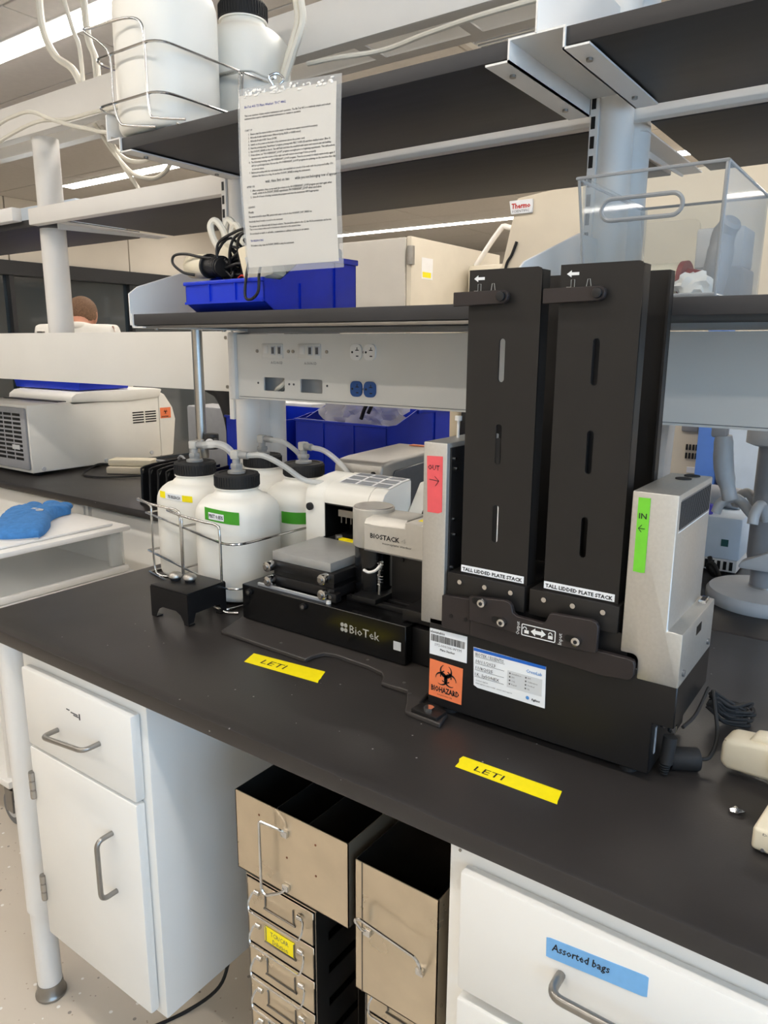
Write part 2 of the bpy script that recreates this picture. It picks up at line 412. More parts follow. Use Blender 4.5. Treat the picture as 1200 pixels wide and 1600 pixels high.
MB().prism(rrect(-.15, .45, 1.95, 2.55, .005), 'z', CZ - .012, CZ, holes=[rrect(-.12, .42, 1.98, 2.52, .003)]).build('frame', 'white_paint', v)
for k in range(18):
    yy = 1.99 + k * .03
    MB().box(-.12, .42, yy, yy + .012, CZ - .01, CZ - .001).build('slat', 'light_grey', v)

# =================================================================== BENCHES
lb_ = thing('lab_bench', 'black topped lab bench carrying the plate stacker and bottles', 'bench', (1.4, .43, 0))
MB().prism([(0.03, 0), (2.9, 0), (2.9, .862), (0, .862), (0, .03)], 'z', ZB - .028, ZB, .004, 2).build('worktop', 'black_epoxy', lb_)
b2_ = thing('lab_bench', 'rear black topped bench with the centrifuge standing on it', 'bench', (-.2, 1.25, 0))
MB().box(-3.3, 2.9, .866, 1.63, ZB - .028, ZB, .004).build('worktop', 'black_epoxy', b2_)
# back bench cabinets (white fronts seen past the cart)
for i, (x0, x1) in enumerate(((-3.25, -2.0), (-1.98, -1.0), (-.98, -.05), (0, .9), (.92, 1.9), (1.92, 2.85))):
    wh = ['far left', 'beyond the cart', 'beside the clear drawer box', 'behind the left pedestal', 'behind the steel racks', 'behind the right drawers'][i]
    c = thing('base_cabinet', 'white steel cabinet under the rear worktop, ' + wh, 'cabinet', ((x0 + x1) / 2, 1.25, .0), group='cabinets under the rear worktop')
    MB().box(x0, x1, .93, 1.58, .1, ZB - .03, .003).build('body', 'cabinet_white', c)
    MB().box(x0 + .02, x1 - .02, .922, .93, .12, ZB - .05, .002).build('back_panel', 'cabinet_white', c)
    MB().box(x0 + .03, x1 - .03, .97, 1.54, 0, .1).build('plinth', 'black_plastic', c)

# table leg
lg = MB().cyl((.102, .04, .235), (.102, .04, ZB - .03), .031, n=28).build('leg', 'white_paint', lb_)
MB().cyl((.102, .04, .035), (.102, .04, .25), .0265, n=28).build('lower_tube', 'white_paint', lg)
MB().lathe((.102, .04, 0), [(.026, 0), (.034, .002), (.034, .006), (.029, .012), (.028, .036)], 28).build('foot', 'steel_grey', lg)
for lx, ly in ((.06, .80), (2.8, .04), (2.8, .80)):
    MB().cyl((lx, ly, 0), (lx, ly, ZB - .03), .031, n=20).build('leg', 'white_paint', lb_)

def bar_handle(p0, p1, out, r, parent, name='handle', m='steel_grey'):
    p0, p1, out = Vector(p0), Vector(p1), Vector(out)
    pts = fillet([p0, p0 + out, p1 + out, p1], out.length * .55, 6)
    return MB().tube(pts, r, 10, 1).build(name, m, parent)

# left pedestal: drawer over door
cx0, cx1, zb0, zt0 = .168, .563, .228, ZB - .03
pd = thing('pedestal_cabinet', 'white steel pedestal with one drawer above a door', 'cabinet', ((cx0 + cx1) / 2, .27, zb0))
MB().prism([(cx0, zb0), (cx1, zb0), (cx1, zt0), (cx0, zt0)], 'y', .022, .54, .003).build('body', 'cabinet_white', pd)
dr = MB().box(.2, .548, .0, .02, .692, .857, .004).build('drawer', 'cabinet_white', pd)
bar_handle((.315, .0, .758), (.45, .0, .775), (.0, -.033, 0), .0048, dr)
for k, (tx, tz, tw) in enumerate(((.352, .812, .01), (.366, .8095, .022), (.374, .806, .016))):
    MB().box(tx, tx + tw, -.0006, 0, tz, tz + .0022).build('label_print', 'ink_grey', dr)
MB().box(.392, .395, -.0006, 0, .803, .815).build('label_print', 'ink', dr)
do = MB().box(.2, .546, .0, .02, .245, .686, .005).build('door', 'cabinet_white', pd)
bar_handle((.467, .0, .60), (.467, .0, .478), (.0, -.033, 0), .0048, do)
for zz in (.60, .36):
    h = MB().cyl((.203, -.002, zz - .03), (.203, -.002, zz + .03), .006, n=12).build('hinge', 'steel_grey', pd)
    for q in range(3):
        MB().cyl((.203, -.002, zz - .028 + q * .02), (.203, -.002, zz - .012 + q * .02), .0068, n=12).build('knuckle', 'brushed', h)

# right pedestal of drawers
rx0, rx1 = 1.165, 1.78
pr = thing('drawer_cabinet', 'white steel drawer unit with a blue tape label', 'cabinet', ((rx0 + rx1) / 2, .28, .2))
MB().box(rx0, rx1, .022, .54, .2, ZB - .03, .003).build('body', 'cabinet_white', pr)
for k, (z0, z1) in enumerate(((.69, .857), (.515, .675), (.36, .5), (.215, .345))):
    d = MB().box(1.192, 1.755, .0, .02, z0, z1, .004).build('drawer', 'cabinet_white', pr)
    bar_handle((1.325, .0, (z0 + z1) / 2 + .012), (1.56, .0, (z0 + z1) / 2 + .012), (.0, -.033, 0), .0055, d)
    if k == 0:
        MB().prism([(1.3057, .8246), (1.310, .8262), (1.415, .8362), (1.4185, .8355), (1.4187, .8118), (1.414, .8100), (1.31, .8003), (1.3065, .8005)], 'y', -.0006, 0).build('tape_label', 'blue_tape', d)
        text('Assorted bags', 'ink', d, (1.313, -.0009, .8118), .0135, right=(1, 0, .095), fit=.066, bold=.0002, shear=.1)
MB().cyl((1.18, .02, .868), (1.18, .0215, .868), .002, n=8).build('rivet', 'steel_grey', pr)

# =================================================================== SPINE OF THE BENCH: posts, rails, shelves, raceways
def post(X, ztop, where, ys=(.78, .885), r=.033, slots=True):
    p = thing('shelf_post', 'white double tube shelf upright ' + where, 'post', (X, .83, ZB))
    for y in ys: MB().cyl((X, y, ZB), (X, y, ztop), r, n=28).build('tube', 'white_paint', p)
    if len(ys) > 1: MB().box(X - .012, X + .012, ys[0], ys[1], ZB, ztop).build('web', 'white_paint', p)
    st = MB().box(X - .036, X - .02, ys[0] - .034, ys[0] + .01, ZB + .36, ztop).build('slotted_strip', 'white_paint', p)
    if slots:
        z = 1.6
        while z < ztop - .03:
            MB().box(X - .0335, X - .0255, ys[0] - .0348, ys[0] - .033, z, z + .021, 0).build('slot', 'deep_black', st)
            z += .0335
    MB().cyl((X, ys[0], ZB), (X, ys[0], ZB + .008), r + .012, n=28).build('base_ring', 'white_paint', p)
    return p
post(.05, 1.925, 'at the left end of the outlet panel')
post(1.04, 2.172, 'in the middle, behind the clear tote')
post(2.03, 2.172, 'beyond the right edge of the frame')
lp = thing('shelf_post', 'single thick white upright standing left of the shelves', 'post', (-1.035, .905, 1.349))
MB().cyl((-1.035, .905, 1.349), (-1.035, .905, 2.173), .044, n=32).build('tube', 'white_paint', lp)
MB().box(-1.075, -.995, .83, .95, 1.349, 1.357).build('foot_plate', 'white_paint', lp)
MB().box(-1.04, -1.005, .812, .822, 1.514, 1.520).build('clip', 'steel_grey', lp)

# overhead cable carrier
bmx = thing('cable_tray', 'long white overhead channel carrying cables above the shelves', 'cable tray', (0, .92, 2.173))
MB().box(-3.3, 2.9, .84, .845, 2.173, 2.278, .001).build('front_side', 'white_paint', bmx)
MB().box(-3.3, 2.9, 1.005, 1.01, 2.173, 2.278, .001).build('rear_side', 'white_paint', bmx)
MB().box(-3.3, 2.9, .845, .88, 2.173, 2.177).build('bottom_lip', 'white_paint', bmx)
MB().box(-3.3, 2.9, .97, 1.005, 2.173, 2.177).build('bottom_lip', 'white_paint', bmx)
MB().box(-3.3, 2.9, .88, .97, 2.245, 2.249).build('web', 'white_paint', bmx)
for X in (.35, .62, .9):
    MB().box(X, X + .03, .88, .97, 2.173, 2.177).build('cross_strap', 'white_paint', bmx)

# rail between front and rear shelves
rl = single('shelf_rail', MB().box(-.99, .012, .79, .825, 1.872, 1.925, .003), 'white_paint', 'white horizontal rail left of the upper front shelf', 'rail')
rl4 = single('shelf_rail', MB().box(.088, 2.9, .80, .825, 1.8865, 1.925, .002), 'white_paint', 'thin white rail between the upper front and rear shelves', 'rail')
rl2 = single('shelf_rail', MB().box(-3.3, -1.09, .79, .825, 1.895, 1.94, .003), 'white_paint', 'white rail at the far left beyond the thick upright', 'rail')
rl3 = single('shelf_rail', MB().box(.09, 2.9, .75, .772, 1.506, 1.52, .002), 'white_paint', 'thin white rail under the lower shelf above the outlet panel', 'rail')

def bracket(X, kind, where, sides=(-1, 1)):
    """shelf support: channel with flanges under the shelf ends and a fin that rises above"""
    b = thing('shelf_bracket', 'folded white steel shelf bracket ' + where, 'bracket', (X, .6, 1.5))
    zt, zl = (1.545, 1.516) if kind == 'low' else (1.922, 1.893)
    fin = [(.415, zt - .026), (.75, zt - .026), (.75, zt + .13), (.66, zt + .13), (.44, zt + .062), (.415, zt + .045)] if kind == 'low' else [(.415, zt - .002), (.75, zt - .002), (.75, zt + .14), (.60, zt + .12), (.43, zt + .062), (.415, zt + .05)] if len(sides) == 1 else [(.415, zt - .002), (.75, zt - .002), (.75, zt + .14), (.60, zt + .14), (.43, zt + .11), (.415, zt + .10)]
    MB().prism(fin, 'x', X - .002, X + .002, .0008, 1).build('fin', 'white_paint', b)
    if kind == 'up':
        MB().box(X - (.042 if -1 in sides else .002), X + .042, .416, .745, zt - .003, zt).build('top_plate', 'white_paint', b)
    for sx in sides:
        a = X + sx * (.042 if kind == 'up' else .004)
        MB().box(min(a, a + sx * .003), max(a, a + sx * .003), .416, .745, zl - .003, zt).build('side_wall', 'white_paint', b)
        f = MB().box(min(a, a + sx * .04), max(a, a + sx * .04), .416, .745, zl - .003, zl).build('flange', 'white_paint', b)
        for yy in (.47, .68):
            MB().cyl((a + sx * .02, yy, zl - .007), (a + sx * .02, yy, zl - .003), .005, n=12).build('screw', 'steel_grey', f)
    return b
bracket(.05, 'low', 'at the left end of the lower shelf', (1,))
bracket(1.03, 'low', 'of the lower shelf beside the clear tote')
bracket(.010, 'up', 'at the left end of the upper shelf', (1,))
bracket(1.045, 'up', 'between the two upper black shelves')
single('shelf', MB().box(.055, 1.002, .42, .76, 1.896, 1.921, .0015), 'shelf_black', 'upper black shelf carrying the wire rack of white bottles', 'shelf')
single('shelf', MB().box(1.088, 2.0, .42, .76, 1.896, 1.921, .0015), 'shelf_black', 'upper black shelf at the top right corner', 'shelf')
single('shelf', MB().box(.056, 1.022, .42, .76, 1.519, 1.544, .0015), 'shelf_black', 'lower black shelf carrying the blue bin of cables', 'shelf')
single('shelf', MB().box(1.04, 2.0, .42, .76, 1.519, 1.544, .0015), 'shelf_black', 'lower black shelf carrying the clear tote', 'shelf')
single('shelf', MB().box(-.86, 1.0, .828, 1.30, 1.885, 1.91, .0015), 'shelf_black', 'upper rear black shelf behind the white rail', 'shelf')
single('shelf', MB().box(1.09, 2.4, .828, 1.30, 1.885, 1.91, .0015), 'shelf_black', 'upper rear black shelf right of the middle upright', 'shelf')
single('shelf', MB().box(-3.2, -.96, .828, 1.22, 1.875, 1.90, .0015), 'shelf_black', 'rear black shelf at the far left edge', 'shelf')
for X, wh in ((1.03, 'behind the middle upright'), (-.93, 'left of the thick upright')):
    b = thing('shelf_bracket', 'rear white steel shelf bracket ' + wh, 'bracket', (X, 1.0, 1.9))
    MB().prism([(.86, 1.862), (1.29, 1.877), (1.29, 1.884), (.86, 1.884)], 'x', X - .002, X + .002).build('fin', 'white_paint', b)
    MB().box(X, X + .045, .86, 1.29, 1.881, 1.884).build('flange', 'white_paint', b)
ob = single('storage_box', MB().prism([(-1.5, 1.90), (-.99, 1.90), (-.98, 1.985), (-1.51, 1.985)], 'y', .965, 1.18, .005), 'pale_blue_white', 'pale storage box on the rear shelf left of the upright', 'box')
# shelf trim under the lower shelf edge
single('shelf_trim', MB().box(.06, 1.0, .425, .44, 1.512, 1.518, .001), 'steel_grey', 'thin metal strip under the front edge of the lower shelf', 'trim')

# outlet raceway facing the camera
rc = thing('outlet_raceway', 'long white service panel with data ports and outlets', 'raceway', (1.0, .76, 1.34))
holes = [rrect(.194, .266, 1.362, 1.396, .003, 2), rrect(.319, .390, 1.362, 1.395, .003, 2)]
MB().prism([(.105, 1.339), (2.6, 1.339), (2.6, 1.503), (.105, 1.503)], 'y', .70, .704, holes=holes).build('front_panel', 'panel_white', rc)
MB().box(.105, 2.6, .704, .742, 1.339, 1.342).box(.105, 2.6, .704, .742, 1.50, 1.503).box(.10, .105, .70, .742, 1.339, 1.503).build('channel', 'panel_white', rc)
MB().box(.105, 2.6, .74, .743, 1.342, 1.50).build('back_plate', 'light_grey', rc)
MB().box(.075, .099, .69, .75, 1.335, 1.508, .004).build('end_cap', 'white_paint', rc)
for x0, x1, tx in ((.193, .264, .251), (.316, .387, .363)):
    d = MB().box(x0, x1, .697, .70, 1.444, 1.479, .001).build('data_plate', 'panel_white', rc)
    MB().box(x0 + .006, x0 + .021, .6955, .697, 1.455, 1.475, .0008).build('blank_insert', 'white_paint', d)
    for q in (.032, .054):
        j = MB().box(x0 + q, x0 + q + .015, .6955, .697, 1.452, 1.474, .0008).build('port', 'light_grey', d)
        MB().box(x0 + q + .0035, x0 + q + .0115, .6945, .6957, 1.455, 1.471).build('jack', 'ink_grey', j)
    text('A-54-N-5D' if tx > .3 else 'A-52-N-5D', 'ink_grey', d, (tx - .03, .6996, 1.430), .009, fit=.04)
    for sx in (x0 - .019, x1 + .018):
        MB().cyl((sx, .698, 1.461), (sx, .70, 1.461), .0042, n=12).build('screw', 'steel_grey', rc)
        MB().cyl((sx, .699, 1.381), (sx, .7003, 1.381), .0028, n=10).build('screw_hole', 'ink_grey', rc)
for zc, m2, im in ((1.461, 'white_plastic', 'ink'), (1.3775, 'blue_outlet', 'deep_black')):
    for xc in (.495, .5345):
        o = MB().prism(rrect(xc - .0165, xc + .0165, zc - .018, zc + .018, .012), 'y', .6955, .70).build('outlet', m2, rc)
        MB().box(xc + .003, xc + .005, .6952, .6958, zc + .004, zc + .011).box(xc - .001, xc + .009, .6952, .6958, zc + .0035, zc + .0055).box(xc + .001, xc + .008, .6952, .6958, zc - .010, zc - .0075).build('slot', im, o)
        MB().cyl((xc - .010, .6950, zc), (xc - .010, .6957, zc), .0026, n=10).build('ground_hole', im, o)
    MB().cyl((.5148, .699, zc), (.5148, .7, zc), .003, n=10).build('screw', 'steel_grey', rc)
MB().tube([(.21, .73, 1.35), (.225, .715, 1.365), (.25, .712, 1.38), (.262, .73, 1.41)], .006, 8).tube([(.2, .735, 1.35), (.235, .725, 1.37), (.255, .722, 1.39), (.26, .735, 1.42)], .006, 8).build('inner_cable', 'white_cable', rc)
MB().box(.105, 2.6, .6985, .7002, 1.3435, 1.3445).build('seam', 'ink_grey', rc)
r2 = thing('blank_raceway', 'blank white service panel running left past the upright', 'raceway', (-1.6, .85, 1.345))
MB().box(-3.3, -.045, .812, .816, 1.345, 1.514, .001).box(-3.3, -.045, .816, .85, 1.345, 1.349).box(-3.3, -.045, .816, .85, 1.51, 1.514).build('front_panel', 'panel_white', r2)
for zz in (1.358, 1.496):
    MB().cyl((-.062, .809, zz), (-.062, .812, zz), .005, n=12).build('screw', 'steel_grey', r2)

# =================================================================== THINGS ON THE UPPER SHELF
def bottle(x, y, z, r, H, name_label, group=None, liquid=None, fitting=True, cat='bottle', rz=0.0):
    """square-shouldered white carboy with a black screw cap; H is the height to the top of the cap"""
    t = thing('carboy_bottle', name_label, cat, (x, y, z), rz, group, local=True)
    hc = H * .098; rc_ = r * .495
    hb = H - hc
    prof = [(r * .90, 0), (r * .96, .004), (r, .014), (r, hb * .735), (r * .985, hb * .785), (r * .94, hb * .83), (r * .87, hb * .868), (r * .76, hb * .90), (r * .70, hb * .905), (r * .64, hb * .915), (r * .53, hb * .955), (r * .485, hb * 1.0)]
    sq = [3.2, 3.2, 3.2, 3.0, 2.8, 2.6, 2.4, 2.3, 2.2, 2.1, 2.0, 2.0]
    MB().lathe((0, 0, 0), [(a * .93, b) for a, b in prof], 56, [min(e, 2.6) for e in sq]).build('body', 'bottle_hdpe', t)
    MB().lathe((0, 0, 0), [(rc_ * 1.06, hb * .975), (rc_ * 1.06, hb * .985)], 40).build('neck_ring', 'bottle_hdpe', t)
    cp = MB()
    n = 72; pr_ = []
    cp.lathe((0, 0, 0), [(rc_ * 1.02, hb - .004), (rc_ * 1.06, hb - .002), (rc_ * 1.06, H - .004), (rc_ * 1.02, H), (rc_ * .85, H), (rc_ * .82, H - .002)], 48)
    c = cp.build('cap', 'rubber', t)
    rb = MB()
    for k in range(48):
        a = 2 * PI * k / 48
        rb.box(-.0008, .0008, 0, .0018, hb, H - .005, M=Matrix.Rotation(a, 4, 'Z') @ Matrix.Translation((0, rc_ * 1.055, 0)))
    rb.build('grip_ribs', 'rubber', c)
    if fitting:
        f = MB().lathe((0, 0, 0), [(.020, H - .001), (.020, H + .004), (.012, H + .006), (.012, H + .010)], 24).build('fitting', 'grey_fitting', t)
        MB().lathe((0, 0, 0), [(.0135, H + .010), (.0145, H + .012), (.0145, H + .018), (.0135, H + .020)], 6).build('hex_nut', 'grey_fitting', f)
        MB().lathe((0, 0, 0), [(.009, H + .020), (.009, H + .044), (.007, H + .047)], 16).build('stem', 'grey_fitting', f)
        MB().box(-.010, .010, -.010, .010, H + .030, H + .050, .003).build('elbow', 'fitting_pale', f)
        MB().cyl((.008, 0, H + .040), (.032, 0, H + .040), .0085, n=14).build('coupling', 'grey_fitting', f)
    return t
bottle(.121, .504, 1.927, .110, .37, 'large white bottle at the front of the upper wire rack', 'bottles on the upper shelf', fitting=False)
bottle(.138, .722, 1.927, .109, .335, 'large white black-capped bottle behind in the upper wire rack', 'bottles on the upper shelf', fitting=False)

wr = thing('wire_rack', 'chromed wire bottle rack on the upper shelf', 'rack', (.08, .63, 1.922))
R_ = .0028
uf = [(.27, .42, 1.926), (.219, .39, 1.930), (.202, .386, 1.94), (.199, .385, 2.003), (.197, .385, 2.08), (.185, .385, 2.114), (.132, .385, 2.129), (.045, .372, 2.127), (.03, .362, 2.121), (.064, .377, 2.095), (.082, .385, 2.066), (.084, .385, 1.983), (.098, .387, 1.940), (.122, .392, 1.930), (.175, .42, 1.926)]
MB().tube(uf, R_, 10, 5).build('handle_frame', 'chrome', wr)
for zz, nm in ((2.072, 'upper_ring'), (1.978, 'lower_ring')):
    pts = fillet([(.1, .838, zz), (.014, .838, zz), (.014, .385, zz), (.236, .385, zz), (.236, .838, zz), (.1, .838, zz)], .04, 5)
    MB().tube(pts, R_, 8, 1).build(nm, 'chrome', wr)
for yy in (.606, .616):
    MB().tube(fillet([(.232, yy, 1.926), (.239, yy, 2.074), (.14, yy, 2.077), (.014, yy, 2.077)], .012, 4), R_, 8, 1).build('divider_frame', 'chrome', wr)
MB().tube(fillet([(.02, .42, 1.926), (.02, .828, 1.926), (.23, .828, 1.926), (.23, .43, 1.926)], .03, 4), R_, 8, 1).build('base_ring', 'chrome', wr)

# laminated sheet hanging from the wire rack
PY = .372
sh = thing('laminated_sheet', 'laminated instruction sheet hanging from the upper wire rack', 'paper sheet', (.6, PY, 1.61))
tl, trr, brr, bl = Vector((.474, PY, 1.933)), Vector((.719, PY, 1.916)), Vector((.721, PY, 1.609)), Vector((.484, PY, 1.609))
def sheetpt(u, v, dy=0.0):
    a = tl.lerp(trr, u); b = bl.lerp(brr, u); p = a.lerp(b, v); p.y += dy - .006 * math.sin(PI * v); return p
def sheet(u0, u1, v0, v1, dy, th, n=8):
    mb = MB(); g = []
    for d in (0, -th):
        g.append([[mb.bm.verts.new(sheetpt(u0 + (u1 - u0) * i / 4, v0 + (v1 - v0) * j / n, dy + d)) for i in range(5)] for j in range(n + 1)])
    for q in (0, 1):
        for j in range(n):
            for i in range(4):
                f = [g[q][j][i], g[q][j][i + 1], g[q][j + 1][i + 1], g[q][j + 1][i]]
                mb.bm.faces.new(f if q else f[::-1])
    for j in range(n):
        for i in (0, 4): mb.bm.faces.new([g[0][j][i], g[0][j + 1][i], g[1][j + 1][i], g[1][j][i]])
    for i in range(4):
        for j in (0, n): mb.bm.faces.new([g[0][j][i], g[0][j][i + 1], g[1][j][i + 1], g[1][j][i]])
    return mb
sheet(0, 1, 0, 1, 0, .0006).build('laminate', 'laminate', sh, recalc=True)
pp = sheet(.02, .955, .035, .965, -.0001, .0004).build('paper', 'paper', sh, recalc=True)
LINES = [(.05, .105, 'BioTek 405 TS Plate Washer: "DC" 4862', 'ink_blue', .43, 1.25),
 (.05, .150, 'This is an overview of plate washer maintenance and operation. The BioTek 405 is a relatively simple and robust', 'ink', .86, 1),
 (.05, .166, 'instrument that requires relatively minimal maintenance to remain in operation.', 'ink', .58, 1),
 (.05, .228, 'START UP', 'ink_grey', .08, 1)]
ST = ['1.  Ensure that the waste bottles are both empty or bleach and empty removed if necessary', '2.  Fill bottle A with distilled water (Filtered Spring, BLEX or KARB water)', '3.  Fill bottle B with 0.05% Tween 20 PBS', '4.  Switch on the power at the back of the instrument above the power cord.', '5.  Start the priming using "AutoPrime" program, priming with PBS-T 0.05% (3) and then distilled water (Blue 3)', '6.  Run DI-DAY_RINSE on the A. This will flush and rinse the manifold with water and remove any salt buildup.', '7.  If time allows, run "W-OVERNIGHT_LOOP" program overnight prior to beginning experiments. This will perform', '     dispense tests over the course of the night and will remove most bugs if done properly.', '8.  The following morning, stop W-OVERNIGHT_LOOP program. Then be necessary to empty waste bottle again if', '     left for a prolonged time. Re-run the W-OVERNIGHT_LOOP program for priming on the machine that day', '     is not an issue.', '9.  Before proceeding with the real sample plate, test manifold on a mock of the wells with the proposed buffer. If it', '     indicates that there is a clog, do another DI-DAY_RINSE is using the instrument.']
W_ = [.70, .54, .30, .58, .82, .83, .86, .66, .86, .84, .13, .84, .60]
for k, (s_, w_) in enumerate(zip(ST, W_)): LINES.append((.085, .25 + k * .0187, s_, 'ink', w_, 1))
LINES += [(.25, .512, 'wait, rinse first on two', 'ink', .25, 1.7), (.55, .512, 'while you not belonging row of appear', 'ink', .4, 1.6), (.05, .53, 'AFTER USE', 'ink_grey', .085, 1),
 (.085, .552, '1.  After completion, rinse, re-run wash the volume to be W-OVERNIGHT_LOOP program and start again when', 'ink', .82, 1.1), (.085, .568, '     needs, course to be DI-DAY_RINSE experiments W-OVERNIGHT_LOOP when used alone', 'ink', .70, 1.25), (.085, .586, '2.  Once 20 of hours of testing, terminate the program and rinse the instrument OFF if appropriate.', 'ink', .70, 1.0),
 (.05, .64, 'CLEANING', 'ink_grey', .075, 1), (.05, .668, 'Weekly:', 'ink', .06, 1.15), (.05, .692, 'The system should be wiped PBS, primed with water on the A, then W-NIGHT_DAY_RINSE run.', 'ink', .66, 1), (.05, .718, 'Periodically: Every 3 months or as used on the instrument', 'ink', .36, 1), (.05, .744, 'The system can be filtrated with 2% bleach solution. This should be added to the C2, the W-Decontaminate can be run.', 'ink', .84, 1), (.05, .760, 'This is once a season when used or bacteria are detected on the system\'s lines.', 'ink', .54, 1), (.05, .784, 'Do not bleach on wash or cell buffer, contamination is unlikely to build up in our system.', 'ink', .62, 1), (.05, .824, 'TROUBLESHOOTING', 'ink_blue', .14, 1.1), (.05, .85, 'If it makes a clog, clean do DI-DAY_RINSE is using the instrument.', 'ink', .46, 1.05)]
BUK = {}
for u, vv, s_, m_, w_, k in LINES:
    mb_ = BUK.setdefault(m_, MB())
    a = sheetpt(u + .02, vv, -.0009); b = sheetpt(u + .3, vv, -.0009); c = sheetpt(u + .02, vv - .02, -.0009)
    text(s_, m_, None, a, .0046 * k, right=b - a, up=c - a, fit=.238 * w_, sub=mb_, bold=.00007)
for m_, mb_ in BUK.items(): mb_.build('print', m_, pp, smooth=False)
gm = MB()
for k in range(60):
    u = random.uniform(.06, .94); vv = random.uniform(.012, .05); p = sheetpt(u, vv, -.0012)
    gm.ball(p, (random.uniform(.0015, .005), .0008, random.uniform(.001, .0025)), 8)
gm.build('torn_tape', 'tissue', sh)
MB().tube([(.563, PY - .001, 1.925), (.562, PY - .01, 1.936), (.569, PY + .004, 1.944), (.577, PY + .012, 1.936), (.573, PY + .006, 1.926)], .0022, 8).build('hanging_ring', 'chrome', sh)
# the wire that reaches the sheet from the rack
MB().tube([(.236, .61, 2.072), (.34, .545, 2.035), (.45, .46, 1.985), (.54, .39, 1.945), (.566, .374, 1.938)], .0024, 8).build('hook_wire', 'chrome', wr)

# cables of the overhead tray
def cable(label, paths, r, m, name='cable', cat='cable', group=None):
    mb = MB()
    for p in paths: mb.tube(p, r, 8, 6)
    return single(name, mb, m, label, cat, group)
cable('white cable loop dropping from the ceiling at the left', [[(-.985, .9, 2.69), (-.988, .9, 2.525), (-.93, .9, 2.417), (-.828, .9, 2.35), (-.75, .89, 2.24)]], .012, 'white_cable')
cable('thin white cable dropping straight from the ceiling into the tray', [[(-.90, .9, 2.69), (-.82, .9, 2.479), (-.785, .9, 2.398), (-.767, .89, 2.22)]], .007, 'white_cable')
cable('pair of beige cables dropping from the ceiling into the tray', [[(-.79, .92, 2.69), (-.774, .92, 2.451), (-.743, .92, 2.371), (-.715, .9, 2.22)], [(-.77, .92, 2.69), (-.76, .92, 2.45), (-.725, .92, 2.36), (-.70, .9, 2.22)]], .007, 'white_cable')
cable('white cables sagging along the front of the tray at the left', [[(-1.4, .73, 2.09), (-1.026, .72, 2.167), (-.884, .72, 2.183), (-.792, .72, 2.178), (-.675, .72, 2.136), (-.531, .73, 2.094), (-.403, .74, 2.071), (-.2, .80, 2.11)], [(-1.3, .74, 2.08), (-1.031, .73, 2.125), (-.797, .73, 2.151), (-.624, .73, 2.134), (-.463, .73, 2.131), (-.25, .80, 2.15)]], .006, 'white_cable')
cable('bundle of white cables looping below the tray toward the rear shelf', [[(-.85, .98, 2.21), (-.80, 1.0, 2.13), (-.72, 1.0, 2.06), (-.663, 1.0, 2.026), (-.564, 1.0, 2.009), (-.496, 1.0, 2.039), (-.46, 1.0, 2.10)], [(-.84, 1.0, 2.2), (-.744, 1.0, 2.076), (-.676, 1.0, 2.002), (-.64, 1.02, 1.94)], [(-.83, .99, 2.2), (-.725, .99, 2.094), (-.625, .99, 2.063), (-.555, .99, 2.075), (-.5, .99, 2.12)]], .007, 'white_cable')
cable('two translucent hoses hanging from the tray beside the sheet', [[(.285, .74, 2.40), (.291, .74, 2.257), (.297, .74, 2.203), (.288, .735, 2.166), (.270, .73, 2.12), (.25, .73, 2.06), (.235, .74, 1.935)], [(.305, .735, 2.40), (.309, .735, 2.253), (.315, .735, 2.2), (.306, .73, 2.163), (.288, .725, 2.12), (.262, .72, 2.05), (.245, .73, 1.935)]], .0085, 'white_cable', name='hose', cat='hose')
cable('pale cable lying along the underside of the overhead tray', [[(.28, .79, 2.128), (.36, .80, 2.128), (.48, .82, 2.126), (.62, .80, 2.127), (.8, .79, 2.129), (1.2, .80, 2.13)]], .006, 'white_cable')

# =================================================================== THINGS ON THE LOWER SHELF
ZS = 1.545
def stack_bin(name, label, x, y, z, rz, W, L, Hb, Hf, m, ribs=2, back_label=False):
    """stackable parts bin: low front with sloped lip, ribbed sides"""
    t = thing(name, label, 'bin', (x, y, z), rz, local=True)
    th = .003; w = W / 2; sl = .035
    side = [(0.03, 0), (L, 0), (L, Hb), (L * .46, Hb), (.05, Hf), (-.0, Hf), (0, Hf * .30)]
    for s in (-1, 1):
        a = MB().prism(side, 'x', min(s * w, s * (w - th)), max(s * w, s * (w - th))).build('side_wall', m, t)
        for k in (.36, .74):
            MB().box(min(s * w, s * (w + .004)), max(s * w, s * (w + .004)), L * k, L * k + .004, .004, Hb * (.55 if k < .5 else 1) - .008).build('rib', m, a)
        MB().box(min(s * w, s * (w + .008)), max(s * w, s * (w + .008)), L * .46, L, Hb - .012, Hb, .002).build('rim', m, a)
    MB().box(-w, w, .03, L, 0, th).build('bottom', m, t)
    MB().box(-w, w, L - th, L, 0, Hb).build('rear_wall', m, t)
    MB().prism([(0.03, 0), (.034, 0), (.004, Hf * .30), (.004, Hf), (0, Hf), (0, Hf * .30)], 'x', -w, w).build('front_wall', m, t)
    MB().box(-w - .003, w + .003, -.005, .004, Hf - .006, Hf + .002, .002).build('front_rim', m, t)
    MB().box(-w, w, -.004, 0, Hf * .30 - .002, Hf * .30 + .003).build('front_lip', m, t)
    for k in range(ribs):
        q = -w + W * (k + 1) / (ribs + 1)
        MB().box(q - .0015, q + .0015, -.004, 0, Hf * .30, Hf).build('front_rib', m, t)
    return t
stack_bin('storage_bin', 'deep blue plastic bin of adapters on the lower shelf', .345, .434, ZS, math.radians(-2), .245, .29, .120, .062, 'blue_bin')
